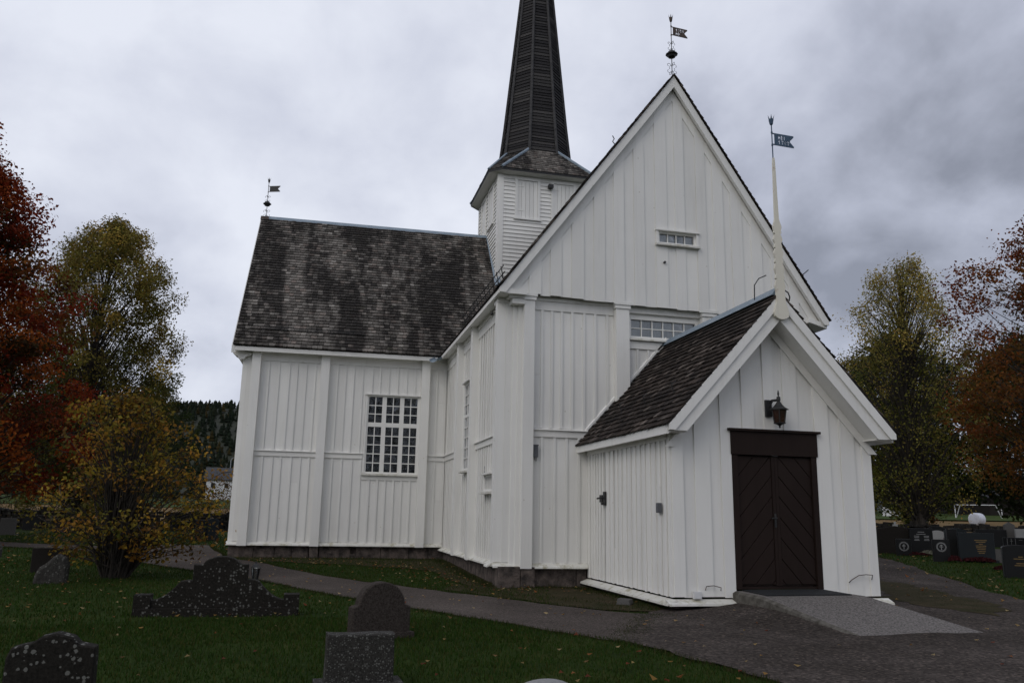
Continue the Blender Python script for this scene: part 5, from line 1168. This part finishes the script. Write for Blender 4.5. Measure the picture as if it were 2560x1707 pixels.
for i, (x, y, h, r_, k) in enumerate(sorted(bgd, key=lambda q: (q[0]+3.9)**2+(q[1]+16.6)**2)):
    s_ = 'left' if x < 0 else 'right'; n_ = seen_l.get((s_, k), 0); seen_l[(s_, k)] = n_+1
    tree('background_tree', f'{ordn[n_]} {nm[k]} in the background on the {s_}', x, y, h, dome(r_, .5), .13, 170, 70, .34, pl_[k], .25, 100+i, csize=1.3, flat=.75, twig=False, group='background trees beyond the churchyard')
def bush(name, label, x, y, h, r_, pal, seed, n=40, per=40, ls=.14): return tree(name, label, x, y, h, dome(r_, .5), .05, n, per, ls, pal, .05, seed, csize=.45*r_, flat=.8, twig=False, cat='bush')
bush('garden_bush', 'upright orange bush beyond the wall beside the birch trunk', 40.9, 37.2, 2.9, .9, [(.12, .045, .008), (.10, .035, .008), (.08, .035, .010)], 71, 60)
bush('garden_bush', 'orange bush behind the left wall beside the church', -9.6, 50.0, 3.2, 3.0, [(.09, .055, .014), (.10, .06, .014)], 72, 60)
bush('garden_bush', 'brown scrub behind the left wall under the maple', -22.5, 44, 2.6, 3.4, [(.040, .032, .014), (.055, .036, .014)], 73, 70)
bush('garden_bush', 'dark hedge left of the small white shed', 69, 86, 3.0, 5, [(.014, .020, .008), (.020, .024, .009)], 74, 80)

# forested hill far off on the left
hm = MB(); nx_, ny_ = 60, 14
def hillz(x, y): return 3+112*ss(560, 1000, y)*(.62+.38*ss(-600, -120, x))*(1-.45*ss(-90, 320, x))+7*fbm(x*.006, y*.006)
for j in range(ny_):
    for i in range(nx_): hm.v.append((-1000+i*38., 540+j*42., hillz(-1000+i*38., 540+j*42.)))
hm.f = [(j*nx_+i, j*nx_+i+1, (j+1)*nx_+i+1, (j+1)*nx_+i) for j in range(ny_-1) for i in range(nx_-1)]
tag(hm.build('hill', noise_mat('forest_floor', (.012, .016, .008), (.022, .026, .012), .05, bump=0), smooth=True), 'wooded hill on the horizon', kind='structure')
rs = np.random.RandomState(5); fm = MB()
for i in range(8500):
    x, y = -820+1100*rs.rand(), 560+480*rs.rand(); z = hillz(x, y)-.5; h = 6+6*rs.rand(); r_ = h*.34; c = np.array([(.014, .022, .012), (.020, .026, .012), (.045, .036, .012)][0 if rs.rand() < .6 else 1 if rs.rand() < .7 else 2])*(.8+.5*rs.rand())
    for k in range(3):
        zb = z+h*(.10+.27*k); zt = z+h*(.52+.24*k); rk = r_*(1-.26*k); a0 = rs.rand()*6
        vs = [(x+rk*(.8+.4*rs.rand())*math.cos(a0+1.257*j), y+rk*math.sin(a0+1.257*j), zb+.5*rs.rand()) for j in range(5)]+[(x, y, zt)]
        fm.add(vs, [(j, (j+1) % 5, 5) for j in range(5)], tuple(c))
tag(fm.build('far_forest', 'leaf'), 'dense spruce forest covering the far hill', 'forest', kind='stuff')

# ================================================================== far buildings and field things
def house(name, label, x, y, w_, d_, h, rh, rot, wall, roofm, wins=(), oh=.4, door=None):
    z0 = g(x, y)-.1; o = thing(name, label, 'house' if w_ > 4 else 'shed', (x, y, z0), rot)
    m = MB(); m.prism(W0, [(-w_/2, 0), (w_/2, 0), (w_/2, h), (0, h+rh), (-w_/2, h)], -d_/2, d_/2); wa = m.build('wall', wall, o)
    for s_ in (-1, 1):
        k = rh/(w_/2); m = MB(); m.prism(W0, [(0, h+rh+.02), (s_*(w_/2+oh), h-oh*k+.02), (s_*(w_/2+oh), h-oh*k+.16), (0, h+rh+.16)][::s_], -d_/2-oh, d_/2+oh); m.build('roof', roofm, o)
        m = MB(); m.prism(W0, [(0, h+rh-.12), (s_*(w_/2+oh), h-oh*k-.12), (s_*(w_/2+oh), h-oh*k+.03), (0, h+rh+.03)][::s_], d_/2+oh, d_/2+oh+.03); m.build('barge_board', 'housewhite', o)
    for (wx, wz, ww, wh) in wins:
        q = MB(); q.box(W0, wx-ww/2-.08, wx+ww/2+.08, d_/2+.004, d_/2+.05, wz-.08, wz+wh+.08); q = q.build('window', 'housewhite', o); MB().box(W0, wx-ww/2, wx+ww/2, d_/2+.052, d_/2+.06, wz, wz+wh).build('pane', 'mat', q)
    return o
hs_ = house('house', 'grey-white house with dark roof beyond the field left of the church', -22.6, 181, 9.0, 8.0, 4.6, 2.6, math.pi/2+.1, 'housewhite', 'tile', [(-2.4, 2.6, 1.0, 1.3), (1.8, 2.6, 1.0, 1.3)])
m = MB()
for s_, wz in ((-2.6, 2.7), (.2, 2.7), (2.6, 2.7)): m = MB(); m.box(F(-4.5, 0, -math.pi/2), s_-.5, s_+.5, .004, .05, wz, wz+1.2); q = m.build('window', 'housewhite', hs_); MB().box(F(-4.5, 0, -math.pi/2), s_-.42, s_+.42, .052, .06, wz+.08, wz+1.12).build('pane', 'mat', q)
house('shed', 'small white garden shed with gabled roof beyond the right wall', 73.8, 81.4, 2.9, 3.2, 1.7, .85, .55, 'housewhite', 'tile', oh=.28)
house('house', 'low red-brown house behind the football goal', 99, 92.7, 16, 8, 2.6, 1.8, 1.3, M['st_brown'], 'tile', [(-5, .9, 1.4, 1.2), (-1, .9, 1.4, 1.2), (3, .9, 1.4, 1.2)])
bx_, by_ = 49.4, 41.3
bl = thing('hay_bale', 'white plastic wrapped round hay bale beyond the right wall', 'hay bale', (bx_, by_, g(bx_, by_)+.1), .3); bl.scale = (.72,)*3
m = MB(); r_ = .72; n_ = 20; prof2 = [(-.66, .55), (-.62, .66), (-.55, .71), (.55, .71), (.62, .66), (.66, .55)]
for (yy, rr_) in prof2: m.v += [(yy, rr_*math.cos(2*math.pi*j/n_), .70+rr_*math.sin(2*math.pi*j/n_)) for j in range(n_)]
for i in range(5): m.f += [(i*n_+j, i*n_+(j+1) % n_, (i+1)*n_+(j+1) % n_, (i+1)*n_+j) for j in range(n_)]
m.f += [tuple(range(n_))[::-1], tuple(5*n_+j for j in range(n_))]; m.build('wrap', 'plastic', bl, smooth=True)
go_ = thing('football_goal', 'white football goal frame on the far meadow', 'football goal', (76.2, 70.1, g(76.2, 70.1)), -.75)
for nm_, ps_ in (('post', [(-2.5, 0, 0), (-2.5, 0, 1.7)]), ('post', [(2.5, 0, 0), (2.5, 0, 1.7)]), ('crossbar', [(-2.55, 0, 1.7), (2.55, 0, 1.7)]), ('brace', [(-1.9, 0, 1.7), (-2.5, 1.1, 0)]), ('brace', [(1.9, 0, 1.7), (2.5, 1.1, 0)])): MB().tube(ps_, .05, 6).build(nm_, 'housewhite', go_)
tp = thing('trampoline', 'dark round trampoline left of the football goal', 'trampoline', (86.1, 86.7, g(86.1, 86.7)))
MB().lathe((0, 0, .62), [(1.9, 0), (1.95, .04), (1.9, .08)], 20).build('bed', 'mat', tp)
for j in range(6): MB().tube([(1.8*math.cos(j*1.047), 1.8*math.sin(j*1.047), 0), (1.8*math.cos(j*1.047), 1.8*math.sin(j*1.047), .64)], .04, 5).build('leg', 'black', tp)
lp = thing('street_lamp', 'grey street lamp behind the far left house', 'street lamp', (-23.2, 196, g(-23.2, 196)))
MB().tube([(0, 0, 0), (0, 0, 9.6), (.25, 0, 10.3), (1.4, 0, 10.6)], [.12, .10, .08, .07], 6).build('pole', 'lead', lp); MB().box(F(1.7, 0, 0), -.45, .45, -.15, .15, 10.5, 10.7).build('lamp_head', 'lead', lp)

# ================================================================== grass, fallen leaves, stones of the yard
def clear(x, y):
    if inside((x, y), PATH) or inside((x, y), YARD): return False
    if x > -.1 and y > .0 and x < 7.3: return False
    if x > -6.1 and y > 7.8 and x < 12: return False
    if PX0-.15 < x < PX1+.2 and PY-.2 < y < 0: return False
    return True
rs = np.random.RandomState(9); gv, gc = [], []; n_want = 0
def blades(n, sampler, hmin, hmax, wd, cols, force=False):
    for _ in range(n):
        x, y = sampler()
        if not force and not clear(x, y): continue
        z = g(x, y)+.012*fbm(x*.6, y*.6)-.015; h = hmin+(hmax-hmin)*rs.rand(); a = rs.rand()*6.283; l = h*.55*rs.rand(); b = rs.rand()*6.283
        ca, sa = math.cos(a)*wd, math.sin(a)*wd
        c = np.array(cols[rs.randint(len(cols))])*(.75+.5*rs.rand())
        gv.append(((x-ca, y-sa, z), (x+ca, y+sa, z), (x+l*math.cos(b), y+l*math.sin(b), z+h))); gc.append(c)
gcol = [(.022, .050, .007), (.027, .057, .008), (.017, .040, .006), (.036, .056, .010), (.050, .052, .013)]
def wedge(d0, d1, a0, a1):
    def f():
        d = math.sqrt(d0*d0+(d1*d1-d0*d0)*rs.rand()); a = YAW+a0+(a1-a0)*rs.rand(); return CAM.x+d*math.sin(a), CAM.y+d*math.cos(a)
    return f
blades(60000, wedge(4.5, 12, -.62, .30), .025, .055, .006, gcol); blades(52000, wedge(10, 24, -.62, .05), .03, .06, .010, gcol); blades(16000, wedge(22, 48, -.62, -.30), .04, .08, .02, gcol); blades(16000, wedge(18, 42, .36, .62), .04, .07, .018, gcol)
# tufts along path edges and walls
def along(poly, spread):
    seg = [(Vector(a), Vector(b)) for a, b in zip(poly[:-1], poly[1:])]; ln = np.array([(b-a).length for a, b in seg]); cp_ = np.cumsum(ln)/ln.sum()
    def f():
        i = int(np.searchsorted(cp_, rs.rand())); a, b = seg[i]; p = a.lerp(b, rs.rand()); return p.x+spread*rs.randn(), p.y+spread*rs.randn()
    return f
vcol = [(.040, .042, .014), (.030, .044, .012), (.055, .046, .020), (.022, .040, .010)]
blades(9000, along(LOW+YARD[1:4], .06), .03, .07, .007, vcol); blades(7000, along(UPP, .08), .03, .07, .008, vcol); blades(5000, along([(-6.0, 7.5), (-.2, 7.4), (-.25, .0), (1.6, -.4), (1.55, -4.2)], .12), .04, .10, .008, vcol); blades(2500, along([(13.94, 7.11), (11.22, .59), (9.19, -2.81), (8.1, -4.43)], .1), .03, .07, .01, vcol)
blades(2600, along([(-.15, -6.9), (.4, -5.9), (.9, -5.0), (1.4, -4.5)], .13), .02, .045, .006, vcol, True); blades(900, along([(6.4, -4.2), (7.6, -3.2), (9.0, -.6)], .35), .02, .05, .010, vcol, True)
blades(1500, along([(-1.0, .3), (-.4, -1.6), (.9, -2.9), (1.35, -3.9)], .25), .03, .07, .008, vcol)
def rawmesh(name, tri, cols, mat, **kw):
    n = len(tri); k = len(tri[0]); me = bpy.data.meshes.new(name); me.vertices.add(k*n); me.vertices.foreach_set('co', np.array(tri, dtype=np.float32).ravel()); me.loops.add(k*n); me.loops.foreach_set('vertex_index', np.arange(k*n, dtype=np.int32)); me.polygons.add(n); me.polygons.foreach_set('loop_start', np.arange(0, k*n, k, dtype=np.int32)); me.update(calc_edges=True)
    a = me.color_attributes.new('tint', 'FLOAT_COLOR', 'POINT'); cc = np.ones((n, k, 4)); cc[:, :, :3] = np.array(cols)[:, None, :]; a.data.foreach_set('color', cc.ravel()); me.materials.append(M[mat]); o = bpy.data.objects.new(name, me); col.objects.link(o); return tag(o, **kw)
rawmesh('grass', gv, gc, 'grass', label='short green grass of the churchyard lawn', cat='grass', kind='stuff')
lv, lc = [], []
lcol = [(.30, .17, .05), (.36, .25, .10), (.24, .09, .03), (.17, .045, .02), (.40, .30, .15), (.20, .12, .05)]
def fallen(n, sampler, s0, s1, ok=None):
    for _ in range(n):
        x, y = sampler()
        if x > -.2 and y > -.1 and x < 7.3 or (x > -6.1 and y > 7.7 and x < 9) or (PX0-.2 < x < PX1+.2 and -4.4 < y < 0): continue
        if ok and not ok(x, y): continue
        on_path = not clear(x, y); z = g(x, y)+.012*fbm(x*.6, y*.6)+(.02 if on_path else .028+.015*rs.rand()); s_ = s0+(s1-s0)*rs.rand(); a = rs.rand()*6.283; ca, sa = math.cos(a), math.sin(a); t1, t2 = .5*rs.randn()*s_, .5*rs.randn()*s_
        w_ = .34+.12*rs.rand(); c = np.array(lcol[rs.randint(len(lcol))])*(.6+.6*rs.rand())
        lv.append(((x-ca*s_*.5, y-sa*s_*.5, z+.012), (x+sa*s_*w_, y-ca*s_*w_, z+abs(t1)*.3), (x+ca*s_*.5, y+sa*s_*.5, z+.012+abs(t2)*.4), (x-sa*s_*w_, y+ca*s_*w_, z))); lc.append(c)
fallen(170, wedge(5, 14, -.62, .30), .035, .075); fallen(480, wedge(12, 26, -.62, .0), .035, .075); fallen(260, wedge(24, 46, -.62, -.32), .07, .13); fallen(130, wedge(6, 24, .0, .62), .04, .08); fallen(260, wedge(18, 40, .38, .62), .05, .10); fallen(220, along([(-5.5, 7.0), (-1.2, 4.5), (-.8, .2), (1.2, -1.6)], .45), .04, .08)
rawmesh('fallen_leaves', lv, lc, 'leaf', label='yellow and brown leaves fallen on the lawn and path', cat='leaves', kind='stuff')
